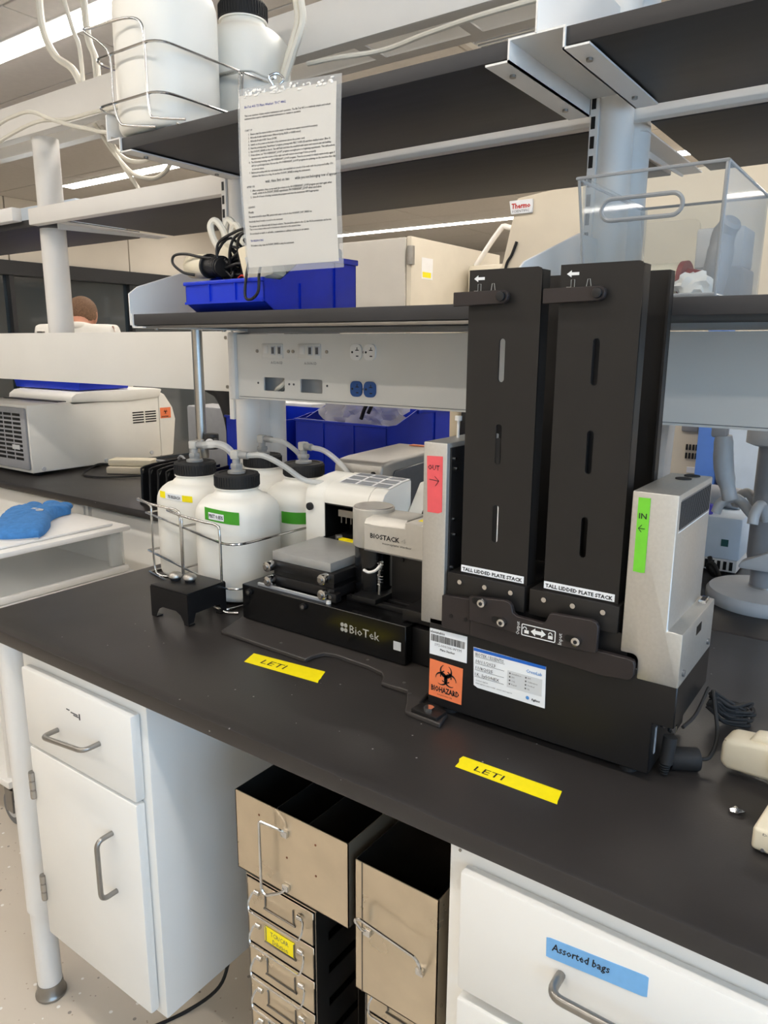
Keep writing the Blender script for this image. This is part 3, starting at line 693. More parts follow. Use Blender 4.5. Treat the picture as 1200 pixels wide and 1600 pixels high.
# what the bin holds
ad = thing('power_adapter', 'white cylindrical power adapter lying on the left of the bin', 'adapter', (.26, .48, ZS + .06))
MB().cyl((.195, .485, 1.648), (.268, .469, 1.643), .026, n=28, bev=.004).build('body', 'device_cream', ad)
MB().cyl((.268, .469, 1.643), (.275, .4675, 1.6425), .026, n=28).build('black_collar', 'black_plastic', ad)
MB().cyl((.275, .4675, 1.6425), (.325, .456, 1.637), .021, .019, n=24).build('plug', 'black_plastic', ad)
for k in range(6):
    MB().cyl((.280 + k * .007, .4694 - k * .0018, 1.643 - k * .0008), (.284 + k * .007, .4685 - k * .0018, 1.6426 - k * .0008), .0225, n=20).build('ridge', 'black_plastic', ad)
Ma2 = Matrix.Translation((.235, .545, 1.625)) @ Matrix.Rotation(.5, 4, 'Y')
a2 = thing('power_adapter', 'cream plug adapter leaning behind the cylindrical one', 'adapter', (.235, .545, ZS + .06))
MB().box(-.034, .034, -.018, .018, 0, .07, .006, M=Ma2).build('body', 'device_cream', a2)
MB().box(-.012, .012, -.0195, -.0175, .03, .036, M=Ma2).build('print', 'ink_grey', a2)
Ma3 = Matrix.Translation((.440, .468, 1.604)) @ Matrix.Rotation(-.28, 4, 'Y') @ Matrix.Rotation(.25, 4, 'Z')
a3 = thing('power_adapter', 'square cream adapter brick beside the laminated sheet', 'adapter', (.44, .468, ZS + .04))
MB().box(-.036, .036, -.03, .03, 0, .075, .007, M=Ma3).build('body', 'device_cream', a3)
MB().box(-.02, .02, -.0315, -.0298, .03, .05, M=Ma3).build('rating_label', 'light_grey', a3)
a4 = single('power_adapter', MB().box(-.04, .04, -.03, .03, 0, .06, .006, M=Matrix.Translation((.325, .575, 1.62)) @ Matrix.Rotation(.4, 4, 'Z')), 'device_cream', 'cream adapter block at the back of the blue bin', 'adapter')
for nm, pts in (('left cream plug lead sticking up behind the cylindrical adapter', [(.21, .56, 1.68), (.185, .56, 1.715), (.175, .56, 1.745), (.19, .565, 1.755), (.215, .57, 1.72), (.23, .57, 1.66)]), ('middle cream plug lead arching behind the cylindrical adapter', [(.225, .57, 1.68), (.205, .575, 1.73), (.215, .58, 1.757), (.24, .58, 1.73), (.25, .58, 1.66)]), ('right cream plug lead arching over the tangle of leads', [(.24, .565, 1.68), (.235, .57, 1.725), (.25, .57, 1.742), (.27, .57, 1.71), (.275, .57, 1.65)])):
    cable(nm, [pts], .008, 'white_cable')
wires = []
for k in range(16):
    x0 = random.uniform(.30, .41); y0 = random.uniform(.47, .55)
    p = [(x0, y0, 1.60)]
    for q in range(5):
        p.append((random.uniform(.29, .42), random.uniform(.455, .56), random.uniform(1.615, 1.70 if q in (1, 2, 3) else 1.65)))
    wires.append(p)
wires.append([(.235, .455, 1.625), (.214, .44, 1.631), (.185, .438, 1.65), (.188, .44, 1.667), (.22, .445, 1.669), (.267, .448, 1.660), (.33, .46, 1.652)])
wires.append([(.425, .44, 1.655), (.430, .421, 1.613), (.429, .417, 1.572), (.447, .416, 1.566), (.467, .416, 1.581), (.469, .418, 1.615), (.46, .44, 1.65)])
wires.append([(.325, .47, 1.63), (.317, .45, 1.652), (.319, .45, 1.684), (.358, .45, 1.70), (.405, .45, 1.706), (.44, .46, 1.68)])
wires.append([(.37, .47, 1.62), (.375, .452, 1.68), (.40, .452, 1.70), (.42, .458, 1.67), (.40, .47, 1.63)])
wires.append([(.34, .47, 1.62), (.35, .452, 1.66), (.37, .450, 1.693), (.41, .455, 1.698), (.43, .465, 1.65)])
cable('tangle of black power leads spilling over the blue bin', wires, .003, 'black_plastic', name='cable_tangle')
cable('short red wire in the tangle of black leads', [[(.38, .447, 1.612), (.395, .443, 1.616), (.405, .447, 1.610), (.42, .455, 1.612)]], .002, 'red_print', name='wire')
cg = thing('grey_case', 'grey plastic case in the rear of the blue bin', 'case', (.40, .65, ZS + .003))
MB().box(.345, .452, .60, .70, 1.549, 1.675, .010).build('body', 'plastic_grey', cg)
MB().box(.342, .456, .597, .703, 1.66, 1.692, .010).build('lid', 'plastic_grey', cg)

# clear tote
tx0, tx1, ty0, ty1, tz0, tz1 = 1.118, 1.318, .452, .76, ZS, 1.722
tt = thing('clear_tote', 'clear acrylic tote with cut-out handle at the right of the lower shelf', 'tote', ((tx0 + tx1) / 2, .6, ZS))
slot = rrect(1.146, 1.262, 1.658, 1.688, .0149, 6)
fo = [(tx0 + .012, tz0), (tx1 - .004, tz0), (tx1, tz1), (tx0 - .012, tz1)]
MB().prism(fo, 'y', ty0, ty0 + .003, holes=[slot]).build('front_wall', 'acrylic', tt)
MB().tube([(u, ty0 + .0015, v) for u, v in rrect(1.146, 1.262, 1.658, 1.688, .0149, 6)], .0032, 8, 1, True).build('handle_rim', 'acrylic_edge', tt)
MB().prism(fo, 'y', ty1 - .003, ty1).build('rear_wall', 'acrylic', tt)
MB().prism([(ty0 + .004, tz0), (ty1 - .004, tz0), (ty1, tz1), (ty0, tz1)], 'x', tx1 - .003, tx1).build('side_wall', 'acrylic', tt)
MB().prism([(ty0 + .004, tz0), (ty1 - .004, tz0), (ty1, tz1), (ty0, tz1)], 'x', tx0 - .002, tx0 + .001).build('side_wall', 'acrylic', tt)
MB().box(tx0 + .008, tx1 - .003, ty0 + .003, ty1 - .003, tz0, tz0 + .004).build('bottom', 'acrylic_edge', tt)
MB().tube([(tx0 - .012, ty0, tz1), (tx1, ty0, tz1), (tx1, ty1, tz1), (tx0 - .012, ty1, tz1)], .0024, 8, 1, True).build('top_rim', 'acrylic_edge', tt)
MB().tube([(tx1 - .003, ty0 + .003, tz0), (tx1 - .001, ty0 + .002, tz1)], .003, 8, 1).build('corner_edge', 'acrylic_edge', tt)
MB().tube([(tx0 + .01, ty0 + .003, tz0), (tx0 - .010, ty0 + .002, tz1)], .0022, 8, 1).build('corner_edge', 'acrylic_edge', tt)
MB().tube([(tx0 + .012, ty0, tz0 + .003), (tx1 - .004, ty0, tz0 + .003), (tx1 - .004, ty1, tz0 + .003)], .003, 8, 1).build('bottom_edge', 'acrylic_edge', tt)
sp = thing('sample_tube', 'cream plastic tube with red cap lying in the clear tote', 'tube', (1.21, .50, ZS + .004))
MB().cyl((1.17, .505, 1.574), (1.258, .50, 1.574), .024, n=28, bev=.003).build('body', 'device_cream', sp)
MB().cyl((1.258, .50, 1.574), (1.266, .499, 1.574), .026, n=28).build('cap_ring', 'dark_red', sp)
MB().cyl((1.266, .499, 1.572), (1.288, .497, 1.57), .018, .014, n=24).build('cap', 'dark_red', sp)
ts = MB(); bmesh.ops.create_icosphere(ts.bm, subdivisions=3, radius=1)
for v_ in ts.bm.verts:
    n_ = random.uniform(.78, 1.18); v_.co = Vector((1.282 + v_.co.x * .026 * n_, .474 + v_.co.y * .013 * n_, max(ZS + .005, 1.562 + v_.co.z * .020 * n_)))
single('tissue_wad', ts, 'tissue', 'crumpled white tissue in front of the red tube cap', 'tissue')
gp = thing('grey_handle_tool', 'grey curved tool handle standing in the clear tote', 'tool', (1.29, .6, ZS + .004))
MB().tube([(1.275, .60, 1.556), (1.285, .60, 1.61), (1.288, .60, 1.645), (1.302, .59, 1.665)], [.020, .02, .018, .016, .012], 14, 6).build('grip', 'plastic_grey', gp)
gb = single('grey_box', MB().box(1.235, 1.312, .64, .74, ZS + .005, 1.602, .004), 'plastic_grey', 'small grey box at the back of the clear tote', 'box')
wb = single('white_box', MB().box(1.235, 1.308, .652, .735, 1.6025, 1.665, .004), 'light_grey', 'small pale box on the grey box in the tote', 'box')

# =================================================================== BOTTLES ON THE BENCH
BR, BH = .094, .277
B1 = bottle(.347, .452, ZB + .006, BR, BH, 'white bottle with the printed green tape label, nearest', 'bottles on the bench', rz=.2)
B2 = bottle(.142, .507, ZB + .006, BR, BH, 'white bottle with the yellow tape label', 'bottles on the bench', rz=.3)
B3 = bottle(.186, .695, ZB + .006, BR, BH, 'white bottle nearest the white upright, without tape', 'bottles on the bench', rz=.1)
B4 = bottle(.368, .652, ZB + .006, BR, BH, 'white bottle with plain green tape beside the washer', 'bottles on the bench', rz=-.2)
def wrap_label(parent, cx, cy, r, a0, a1, z0, z1, m, dz=0.0, name='tape_label', off=.0006, n=12, e=2.6):
    """label bent round the bottle, angles are world directions in degrees"""
    mb = MB(); lo, hi = [], []
    rz = parent.rotation_euler.z; c0 = Vector((cx, cy, 0))
    for k in range(n + 1):
        a = math.radians(a0 + (a1 - a0) * k / n) - rz; ca, sa = math.cos(a), math.sin(a); f = (abs(ca) ** e + abs(sa) ** e) ** (-1 / e)
        q = r * .93 * f + off; zz = dz * k / n - parent.location.z
        lo.append(mb.bm.verts.new((ca * q, sa * q, z0 + zz))); hi.append(mb.bm.verts.new((ca * q, sa * q, z1 + zz)))
    for k in range(n): mb.bm.faces.new((lo[k], lo[k + 1], hi[k + 1], hi[k]))
    return mb.build(name, m, parent)
def wrap_text(s, parent, r, a0, a1, z, size, m, dz=0.0, off=.0016, e=2.6):
    me_mb = MB(); text(s, m, None, (0, 0, 0), size, right=(1, 0, 0), up=(0, 0, 1), fit=1.0, sub=me_mb, bold=.0003)
    bmesh.ops.subdivide_edges(me_mb.bm, edges=me_mb.bm.edges[:], cuts=1)
    xs = [v.co.x for v in me_mb.bm.verts]; mn = min(xs); rz = parent.rotation_euler.z
    for v in me_mb.bm.verts:
        t = v.co.x - mn; a = math.radians(a0 + (a1 - a0) * t) - rz; ca, sa = math.cos(a), math.sin(a); f = (abs(ca) ** e + abs(sa) ** e) ** (-1 / e)
        q = r * .93 * f + off; v.co = Vector((ca * q, sa * q, z + v.co.z + dz * t - parent.location.z))
    me_mb.build('lettering', m, parent, smooth=False)
l = wrap_label(B1, .347, .452, BR, -95, -42, 1.106, 1.134, 'green_label', -.008)
wrap_label(B1, .347, .452, BR, -88, -63, 1.1085, 1.1235, 'card_white', -.003, 'printed_strip', .0012)
wrap_text('PBST 0.05%', B1, BR, -87, -64, 1.1125, .011, 'ink', -.003)
wrap_label(B2, .142, .507, BR, -104, -92, 1.120, 1.136, 'yellow_tape', -.001)
wrap_label(B2, .142, .507, BR, -92, -62, 1.1185, 1.1335, 'card_white', -.004, 'printed_strip', .0008)
wrap_label(B2, .142, .507, BR, -62, -46, 1.1145, 1.1295, 'yellow_tape', -.002)
wrap_text('7% BLEACH', B2, BR, -87, -65, 1.1215, .010, 'ink_grey', -.003, .0014)
wrap_label(B4, .392, .646, BR, -85, -10, 1.066, 1.094, 'green_label', .0)
# tubing from the caps
def hose(label, pts, r=.0064): return cable(label, [pts], r, 'tubing', name='hose', cat='hose')
HZ = ZB + .006 + BH + .040
hose('clear hose bending down from the yellow labelled bottle', [(.170, .515, HZ), (.205, .525, HZ + .004), (.232, .535, HZ - .006), (.250, .548, HZ - .04), (.256, .556, HZ - .085), (.258, .56, HZ - .13)], .0095)
hose('clear hose running from the nearest bottle to the washer', [(.376, .458, HZ), (.415, .47, HZ + .001), (.455, .49, HZ - .02), (.49, .515, HZ - .05), (.52, .55, HZ - .060)])
hose('clear hose leaving the bottle nearest the upright', [(.219, .693, HZ), (.255, .70, HZ - .003), (.285, .705, HZ - .018), (.31, .71, HZ - .04), (.325, .715, HZ - .07)])
hose('clear hose arching from the bottle beside the washer', [(.405, .644, HZ), (.440, .641, HZ - .003), (.475, .639, HZ - .018), (.508, .639, HZ - .042), (.535, .639, HZ - .075)])
# wire rack round the bottles
bw = thing('wire_rack', 'chromed wire rack holding four bottles on the bench', 'rack', (.26, .56, ZB))
q1, q2, q3 = Vector((.045, .428, 0)), Vector((.235, .380, 0)), Vector((.412, .337, 0))
def zc(v, z, dx=0, dy=0): return (v.x + dx, v.y + dy, z)
def uframe(a, b, nm):
    d = (b - a).normalized(); nrm = Vector((d.y, -d.x, 0))
    pts = [a + d * .045 + Vector((0, 0, ZB + .004)) - nrm * .03, a + d * .02 + Vector((0, 0, ZB + .006)) - nrm * .004, a + Vector((0, 0, ZB + .03)), a + Vector((0, 0, ZB + .15)), a - d * .004 + Vector((0, 0, ZB + .178)), a - d * .022 + nrm * .018 + Vector((0, 0, ZB + .193)), a - d * .008 + nrm * .026 + Vector((0, 0, ZB + .195)), a + d * .06 + nrm * .024 + Vector((0, 0, ZB + .195)), b - d * .05 + nrm * .012 + Vector((0, 0, ZB + .193)), b - d * .012 + Vector((0, 0, ZB + .190)), b + Vector((0, 0, ZB + .168)), b + Vector((0, 0, ZB + .03)), b + d * .004 + Vector((0, 0, ZB + .004)), b + d * .03 + Vector((0, 0, ZB + .003)) - nrm * .02]
    MB().tube(pts, .0028, 10, 5).build(nm, 'chrome', bw)
q1u = Vector((.080, .417, 0))
uframe(q1u, q2 - (q2 - q1).normalized() * .004, 'handle_frame'); uframe(q2 + (q2 - q1).normalized() * .004, q3, 'handle_frame')
q4, q5 = Vector((.478, .755, 0)), Vector((.098, .812, 0))
for z in (ZB + .155, ZB + .058):
    P_ = fillet([zc(q1, z), zc(q3, z, .045, -.010), zc(q4, z, .0, 0), zc(q5, z), zc(q1, z)], .05, 6)
    MB().tube(P_, .0028, 8, 1).build('ring', 'chrome', bw)
MB().tube([zc(q2, ZB + .155), zc((q4 + q5) / 2, ZB + .155)], .0028, 8, 1).tube([zc(q2, ZB + .058), zc((q4 + q5) / 2, ZB + .058)], .0028, 8, 1).build('divider', 'chrome', bw)
MB().tube(fillet([zc(q1, ZB + .003), zc(q3, ZB + .003), zc(q4, ZB + .003), zc(q5, ZB + .003), zc(q1, ZB + .003)], .03, 4), .0028, 8, 1).build('base_ring', 'chrome', bw)

# little black bridge stand with two knobs
bs = thing('bridge_stand', 'small folded black metal stand with cut-out feet', 'stand', (.36, .29, ZB), math.radians(2), local=True)
hx, hy, H_ = .056, .052, .070
MB().box(-hx, hx, -hy, hy, H_ - .003, H_, .0008).build('top_plate', 'black_metal', bs)
ft = [(-hx, H_ - .003), (-hx, .002), (-hx + .012, .002), (-hx + .014, .008), (-hx + .022, .02), (-hx + .036, .027), (hx - .036, .027), (hx - .022, .02), (hx - .014, .008), (hx - .012, .002), (hx, .002), (hx, H_ - .003)]
for s_ in (-1, 1):
    MB().prism(ft, 'y', s_ * hy - .0015, s_ * hy + .0015).build('side_plate', 'black_metal', bs)
    for xx in (-hx, hx - .014):
        MB().box(xx, xx + .014, min(s_ * hy, s_ * (hy - .016)), max(s_ * hy, s_ * (hy - .016)), 0, .0025).build('foot', 'black_metal', bs)
MB().prism([(-hy, H_ - .003), (-hy, .006), (-hy + .012, .006), (-hy + .018, .024), (hy - .018, .024), (hy - .012, .006), (hy, .006), (hy, H_ - .003)], 'x', hx - .0015, hx + .0015).build('end_plate', 'black_metal', bs)
for k, (kx, ky) in enumerate(((.322, .288), (.357, .298))):
    kn = thing('thumb_knob', ['brushed metal button knob on the black stand, left one', 'brushed metal button knob on the black stand, right one'][k], 'knob', (kx, ky, ZB + .070), group='knobs on the black stand')
    MB().cyl((kx, ky, ZB + .070), (kx, ky, ZB + .0745), .0105, .012, n=24).build('stem', 'rubber', kn)
    MB().lathe((kx, ky, ZB), [(.0125, .0745), (.0145, .077), (.0145, .080), (.012, .0845), (.007, .087), (.001, .088)], 28).build('cap', 'knob_metal', kn)

# =================================================================== PLATE STACKER
sk = thing('plate_stacker', 'black and silver microplate stacker with gripper arm', 'lab instrument', (1.18, .31, ZB))
# thin base plate
bp = MB().prism([(.500, .251), (.475, .335), (.475, .50), (.97, .50), (.97, .31), (.985, .228), (1.0386, .2252), (1.047, .188), (.9818, .1911), (.962, .226), (.944, .2525), (.893, .2505), (.885, .268), (.87, .284), (.835, .2908), (.757, .2949), (.735, .289), (.7275, .268), (.7265, .2465)], 'z', ZB, ZB + .008, .0015, 1).build('base_plate', 'base_black', sk)
MB().box(-.024, .024, -.014, .014, 0, .006, .001, M=Matrix.Translation((1.016, .206, ZB + .008)) @ Matrix.Rotation(-.05, 4, 'Z')).build('clamp_pad', 'black_anod', bp)
MB().cyl((1.016, .206, ZB + .014), (1.016, .206, ZB + .019), .0085, n=6).build('bolt', 'chrome', bp)
for xx, yy in ((.64, .275), (.82, .31), (.925, .272), (.955, .245)):
    MB().cyl((xx, yy, ZB + .008), (xx, yy, ZB + .0085), .003, n=10).build('screw', 'steel_grey', bp)
# main housing
MB().prism([(1.0, .927), (1.342, .927), (1.342, 1.0), (1.3685, 1.0), (1.3685, 1.07), (1.0, 1.07)], 'y', .228, .40, .0015, 1).build('housing', 'black_metal', sk)
MB().box(1.02, 1.30, .236, .40, 1.07, 1.11).build('deck', 'black_metal', sk)
for xx, yy in ((1.03, .25), (1.31, .25), (1.03, .38), (1.31, .38)):
    MB().cyl((xx, yy, ZB), (xx, yy, .928), .012, n=16).build('foot', 'rubber', sk)
MB().prism([(1.0255, 1.0621), (1.0255, 1.112), (1.0731, 1.1155), (1.0749, 1.06), (1.0749, 1.06)][:4], 'y', .221, .229, .0006, 1).build('left_plate', 'brown_black', sk)
for xx in (1.042, 1.067):
    MB().cyl((xx, .2205, 1.083), (xx, .2212, 1.083), .0032, n=12).build('screw_hole', 'deep_black', sk)
MB().prism([(1.0749, 1.06), (1.0749, 1.088), (1.2676, 1.084), (1.307, 1.0833), (1.3132, 1.0815), (1.3152, 1.0765), (1.3150, 1.062), (1.3125, 1.057), (1.308, 1.0545), (1.2733, 1.0512)], 'y', .220, .229, .0008, 1).build('lower_plate', 'brown_black', sk)
lk = MB().prism([(1.0763, 1.1229), (1.133, 1.1284), (1.139, 1.1270), (1.1435, 1.1226), (1.1459, 1.1128), (1.152, 1.1095), (1.1911, 1.108), (1.195, 1.112), (1.1995, 1.1236), (1.205, 1.1250), (1.257, 1.1275), (1.264, 1.1255), (1.2675, 1.120), (1.2671, 1.0844), (1.262, 1.083), (1.2204, 1.0817), (1.0775, 1.0869)], 'y', .212, .220, .0008, 1).build('lock_slide', 'brown_black', sk)
for (sx, sz), (ox, oz) in zip(((1.0994, 1.119), (1.1317, 1.0972), (1.241, 1.0959)), ((-.008, 0), (-.008, 0), (-.01, 0))):
    MB().prism(rrect(sx - .018, sx + .006, sz - .005, sz + .005, .0049), 'y', .2115, .2125).build('slide_slot', 'deep_black', lk)
    b_ = MB().cyl((sx, .2035, sz), (sx, .212, sz), .0062, n=18, bev=.001).build('shoulder_screw', 'chrome', lk)
    MB().cyl((sx, .203, sz), (sx, .2036, sz), .003, n=6).build('hex_socket', 'ink', b_)
# lock icon frame with arrow
ic = MB().prism(rrect(1.1605, 1.2105, 1.0845, 1.1015, .002), 'y', .2113, .2118, holes=[rrect(1.1617, 1.2093, 1.0857, 1.1003, .001)]).build('icon_frame', 'print_white', lk)
MB().prism([(1.1745, 1.093), (1.181, 1.0985), (1.181, 1.0955), (1.190, 1.0955), (1.190, 1.0985), (1.1965, 1.093), (1.190, 1.0875), (1.190, 1.0905), (1.181, 1.0905), (1.181, 1.0875)], 'y', .2112, .2118).build('double_arrow', 'print_white', lk)
for xx, op in ((1.168, True), (1.203, False)):
    MB().box(xx - .003, xx + .0035, .2112, .2118, 1.0885, 1.093).build('padlock_body', 'print_white', lk)
    a0 = 60 if op else 0
    pts = [(xx + (-.0025 if op else 0) + .0026 * math.cos(math.radians(t)), .2114, 1.0942 + .0032 * math.sin(math.radians(t))) for t in range(0, 181, 30)]
    MB().tube(pts, .0006, 6, 1).build('padlock_shackle', 'print_white', lk)
text('Output', 'print_white', lk, (1.1575, .2113, 1.0838), .0075, right=(0, 0, 1), up=(-1, 0, 0), fit=.019)
text('Input', 'print_white', lk, (1.2195, .2113, 1.0835), .0075, right=(0, 0, 1), up=(-1, 0, 0), fit=.016)
# silver covers
cl = MB().prism([(.984, 1.06), (1.0245, 1.06), (1.0245, 1.339), (.984, 1.339)], 'y', .228, .39, .002, 2).build('left_column', 'aluminium', sk)
MB().box(1.0245, 1.0275, .236, .388, 1.115, 1.332).build('inner_side', 'black_metal', cl)
for yy, zz in ((.245, 1.315), (.246, 1.225), (.25, 1.20), (.246, 1.15), (.25, 1.30)):
    MB().cyl((1.0275, yy, zz), (1.030, yy, zz), .0028, n=10).build('screw', 'chrome', cl)
MB().cyl((1.0, .30, 1.339), (1.0, .30, 1.365), .0022, n=10).cyl((1.0, .30, 1.365), (1.0, .30, 1.372), .0055, n=12).build('alignment_pin', 'white_plastic', cl)
tp = MB().prism([(.9905, 1.3185), (1.0175, 1.3195), (1.018, 1.237), (1.012, 1.2345), (.993, 1.2345)], 'y', .2272, .2279).build('red_tape', 'red_tape', cl)
text('OUT', 'ink', tp, (.9925, .2268, 1.2985), .0105, fit=.02, bold=.0001)
MB().tube([(.996, .2268, 1.284), (1.012, .2268, 1.283)], .0004, 6, 1).tube([(1.005, .2268, 1.289), (1.012, .2268, 1.283), (1.006, .2268, 1.275)], .0004, 6, 1).build('arrow', 'ink', tp)
rcov = MB().prism([(1.2935, 1.0885), (1.310, 1.0885), (1.3145, 1.086), (1.3165, 1.081), (1.3165, 1.056), (1.3688, 1.056), (1.3688, 1.129), (1.3495, 1.129), (1.3495, 1.302), (1.2935, 1.302)], 'y', .2275, .398, .002, 2).build('right_cover', 'aluminium', sk)
tp = MB().prism([(1.3013, 1.2943), (1.3161, 1.2945), (1.3161, 1.1993), (1.311, 1.1986), (1.3016, 1.1993)], 'y', .2267, .2274).build('green_tape', 'green_tape', rcov)
text('IN', 'ink', tp, (1.303, .2263, 1.268), .010, fit=.0095, bold=.0001)
MB().tube([(1.304, .2263, 1.2555), (1.312, .2263, 1.2555)], .0004, 6, 1).tube([(1.308, .2263, 1.260), (1.304, .2263, 1.2555), (1.308, .2263, 1.251)], .0004, 6, 1).build('arrow', 'ink', tp)
vg = MB()
for k in range(30):
    yy = .238 + k * .0052
    vg.box(1.3495, 1.3501, yy, yy + .0020, 1.2575, 1.2925)
tag(vg.build('vent_slots', 'rubber', rcov), kind='stuff')
MB().box(1.3495, 1.350, .236, .394, 1.2535, 1.2550).build('vent_edge', 'print_white', rcov)
for xx, yy in ((1.322, .352), (1.326, .382)):
    MB().cyl((xx, yy, 1.302), (xx, yy, 1.3032), .0105, n=28).build('top_disc', 'rubber', rcov)
us = MB().box(1.3545, 1.3645, .362, .386, 1.129, 1.134, .0008).build('usb_port', 'chrome', rcov)
MB().box(1.3565, 1.3625, .365, .383, 1.1338, 1.1343).build('usb_slot', 'ink', us)
MB().box(1.3688, 1.3693, .30, .325, 1.105, 1.117).build('side_slot', 'deep_black', rcov)
for yy, zz in ((.245, 1.072), (.375, 1.072)):
    MB().cyl((1.3685, yy, zz), (1.3715, yy, zz), .0045, n=14).build('screw', 'silver_dark', rcov)
MB().box(1.3495, 1.3497, .24, .39, 1.255, 1.2945).build('vent_field', 'silver_dark', rcov)
# connectors in the notch
MB().box(1.342, 1.3430, .244, .250, .95, .988).build('port_label', 'plastic_grey', sk)
MB().box(1.342, 1.349, .268, .284, .978, .992, .001).build('usb_socket', 'chrome', sk)
# labels on the housing front
cd = MB().prism([(1.0784, 1.0406), (1.193, 1.0397), (1.1946, .9771), (1.0875, .978), (1.0807, .981)], 'y', .2268, .2276).build('service_card', 'card_white', sk)
MB().box(1.079, 1.193, .2264, .2268, 1.0355, 1.0402).build('card_band', 'card_blue', cd)
MB().box(1.135, 1.189, .2265, .2268, .9935, 1.0195).build('card_panel', 'card_grey', cd)
for k, (s_, f_) in enumerate((('BIOTEK / ESSENTIS', .046), ('10/11/2023', .032), ('11/8/2025', .028), ('I.K. SySONEX', .040))):
    text(s_, 'ink', cd, (1.082, .2263, 1.0285 - k * .0105), .0068, fit=f_)
    MB().box(1.082, 1.130, .2264, .2267, 1.0268 - k * .0105, 1.0272 - k * .0105).build('ruled_line', 'ink_grey', cd)
text('CrossLab', 'pale_blue_print', cd, (1.164, .2263, 1.0242), .0068, fit=.024, bold=.0001)
text('Agilent', 'ink', cd, (1.174, .2263, .9835), .0052, fit=.0135, bold=.0001)
MB().ball((1.168, .2264, .9858), (.0028, .0003, .0028), 10).build('spark_logo', 'pale_blue_print', cd)
for k in range(4):
    for xx, s_ in ((1.138, ['Installation', 'PM', 'OQ', 'Repair'][k]), (1.163, ['RM', 'Calibration', 'Verified', 'IQ'][k])):
        text(s_, 'ink_grey', cd, (xx + .004, .2263, 1.0145 - k * .0055), .0034)
        MB().box(xx, xx + .0022, .2263, .2265, 1.0145 - k * .0055, 1.0167 - k * .0055).build('tick_box', 'ink_grey', cd)
text('www.agilent.com/crosslab  service and support', 'ink_grey', cd, (1.084, .2263, .9845), .0032, fit=.06)
text('Contact Agilent', 'ink_grey', cd, (1.084, .2263, .989), .0032)
sy = MB().prism([(1.002, 1.053), (1.0671, 1.054), (1.0675, 1.0118), (1.0022, 1.0112)], 'y', .2268, .2276).build('asset_label', 'card_white', sk)
text('elevatebio', 'ink', sy, (1.003, .2264, 1.0468), .0062, fit=.026, bold=.0001)
bc = MB(); x_ = 1.0045
while x_ < 1.0635:
    w_ = random.choice((.0005, .0008, .0011)); bc.box(x_, x_ + w_, .2265, .2268, 1.0335, 1.0445); x_ += w_ + random.choice((.0004, .0007, .001))
tag(bc.build('barcode', 'barcode', sy), kind='stuff')
text('SYS-000106-WYM', 'ink_grey', sy, (1.011, .2264, 1.0268), .0062, fit=.047)
text('Plate Stacker', 'ink', sy, (1.021, .2264, 1.0205), .005, fit=.026, bold=.0001)
bz = MB().prism([(1.003, 1.003), (1.0615, 1.001), (1.0605, .9418), (1.002, .9425)], 'y', .2268, .2276).build('biohazard_sticker', 'orange_label', sk)
def biohazard(cx, cz, y, r, parent, m='ink', flip=1, ax='y'):
    """trefoil of three open horns, a broken ring and a hollow centre"""
    mb = MB()
    def P(u, v): return (cx + u, y, cz + v) if ax == 'y' else (y, cx + u, cz + v)
    for k in range(3):
        a = math.radians(90 + 120 * k); ox, oz = math.cos(a) * r * .42, math.sin(a) * r * .42
        ix, iz = math.cos(a) * r * .51, math.sin(a) * r * .51
        R1, R2 = r * .52, r * .40; N = 26; out, inn = [], []
        for j in range(N + 1):
            b = a + math.radians(28 + (360 - 56) * j / N)
            out.append((ox + R1 * math.cos(b), oz + R1 * math.sin(b))); inn.append((ix + R2 * math.cos(b), iz + R2 * math.sin(b)))
        vo = [mb.bm.verts.new(P(*q)) for q in out]; vi = [mb.bm.verts.new(P(*q)) for q in inn]
        for j in range(N): mb.bm.faces.new((vo[j], vo[j + 1], vi[j + 1], vi[j]))
        ri, ro = r * .40, r * .49; N = 10
        va = [mb.bm.verts.new(P(ri * math.cos(a + math.radians(180 - 42 + 84 * j / N)) , ri * math.sin(a + math.radians(180 - 42 + 84 * j / N)))) for j in range(N + 1)]
        vb = [mb.bm.verts.new(P(ro * math.cos(a + math.radians(180 - 42 + 84 * j / N)) , ro * math.sin(a + math.radians(180 - 42 + 84 * j / N)))) for j in range(N + 1)]
        for j in range(N): mb.bm.faces.new((va[j], va[j + 1], vb[j + 1], vb[j]))
    return mb.build('biohazard_symbol', m, parent, smooth=False)
biohazard(1.0325, .980, .2264, .021, bz)
text('BIOHAZARD', 'ink', bz, (1.0062, .2264, .9525), .0125, fit=.050, bold=.0004)
text('biological waste only', 'ink', bz, (1.018, .2264, .9468), .0034, fit=.026)

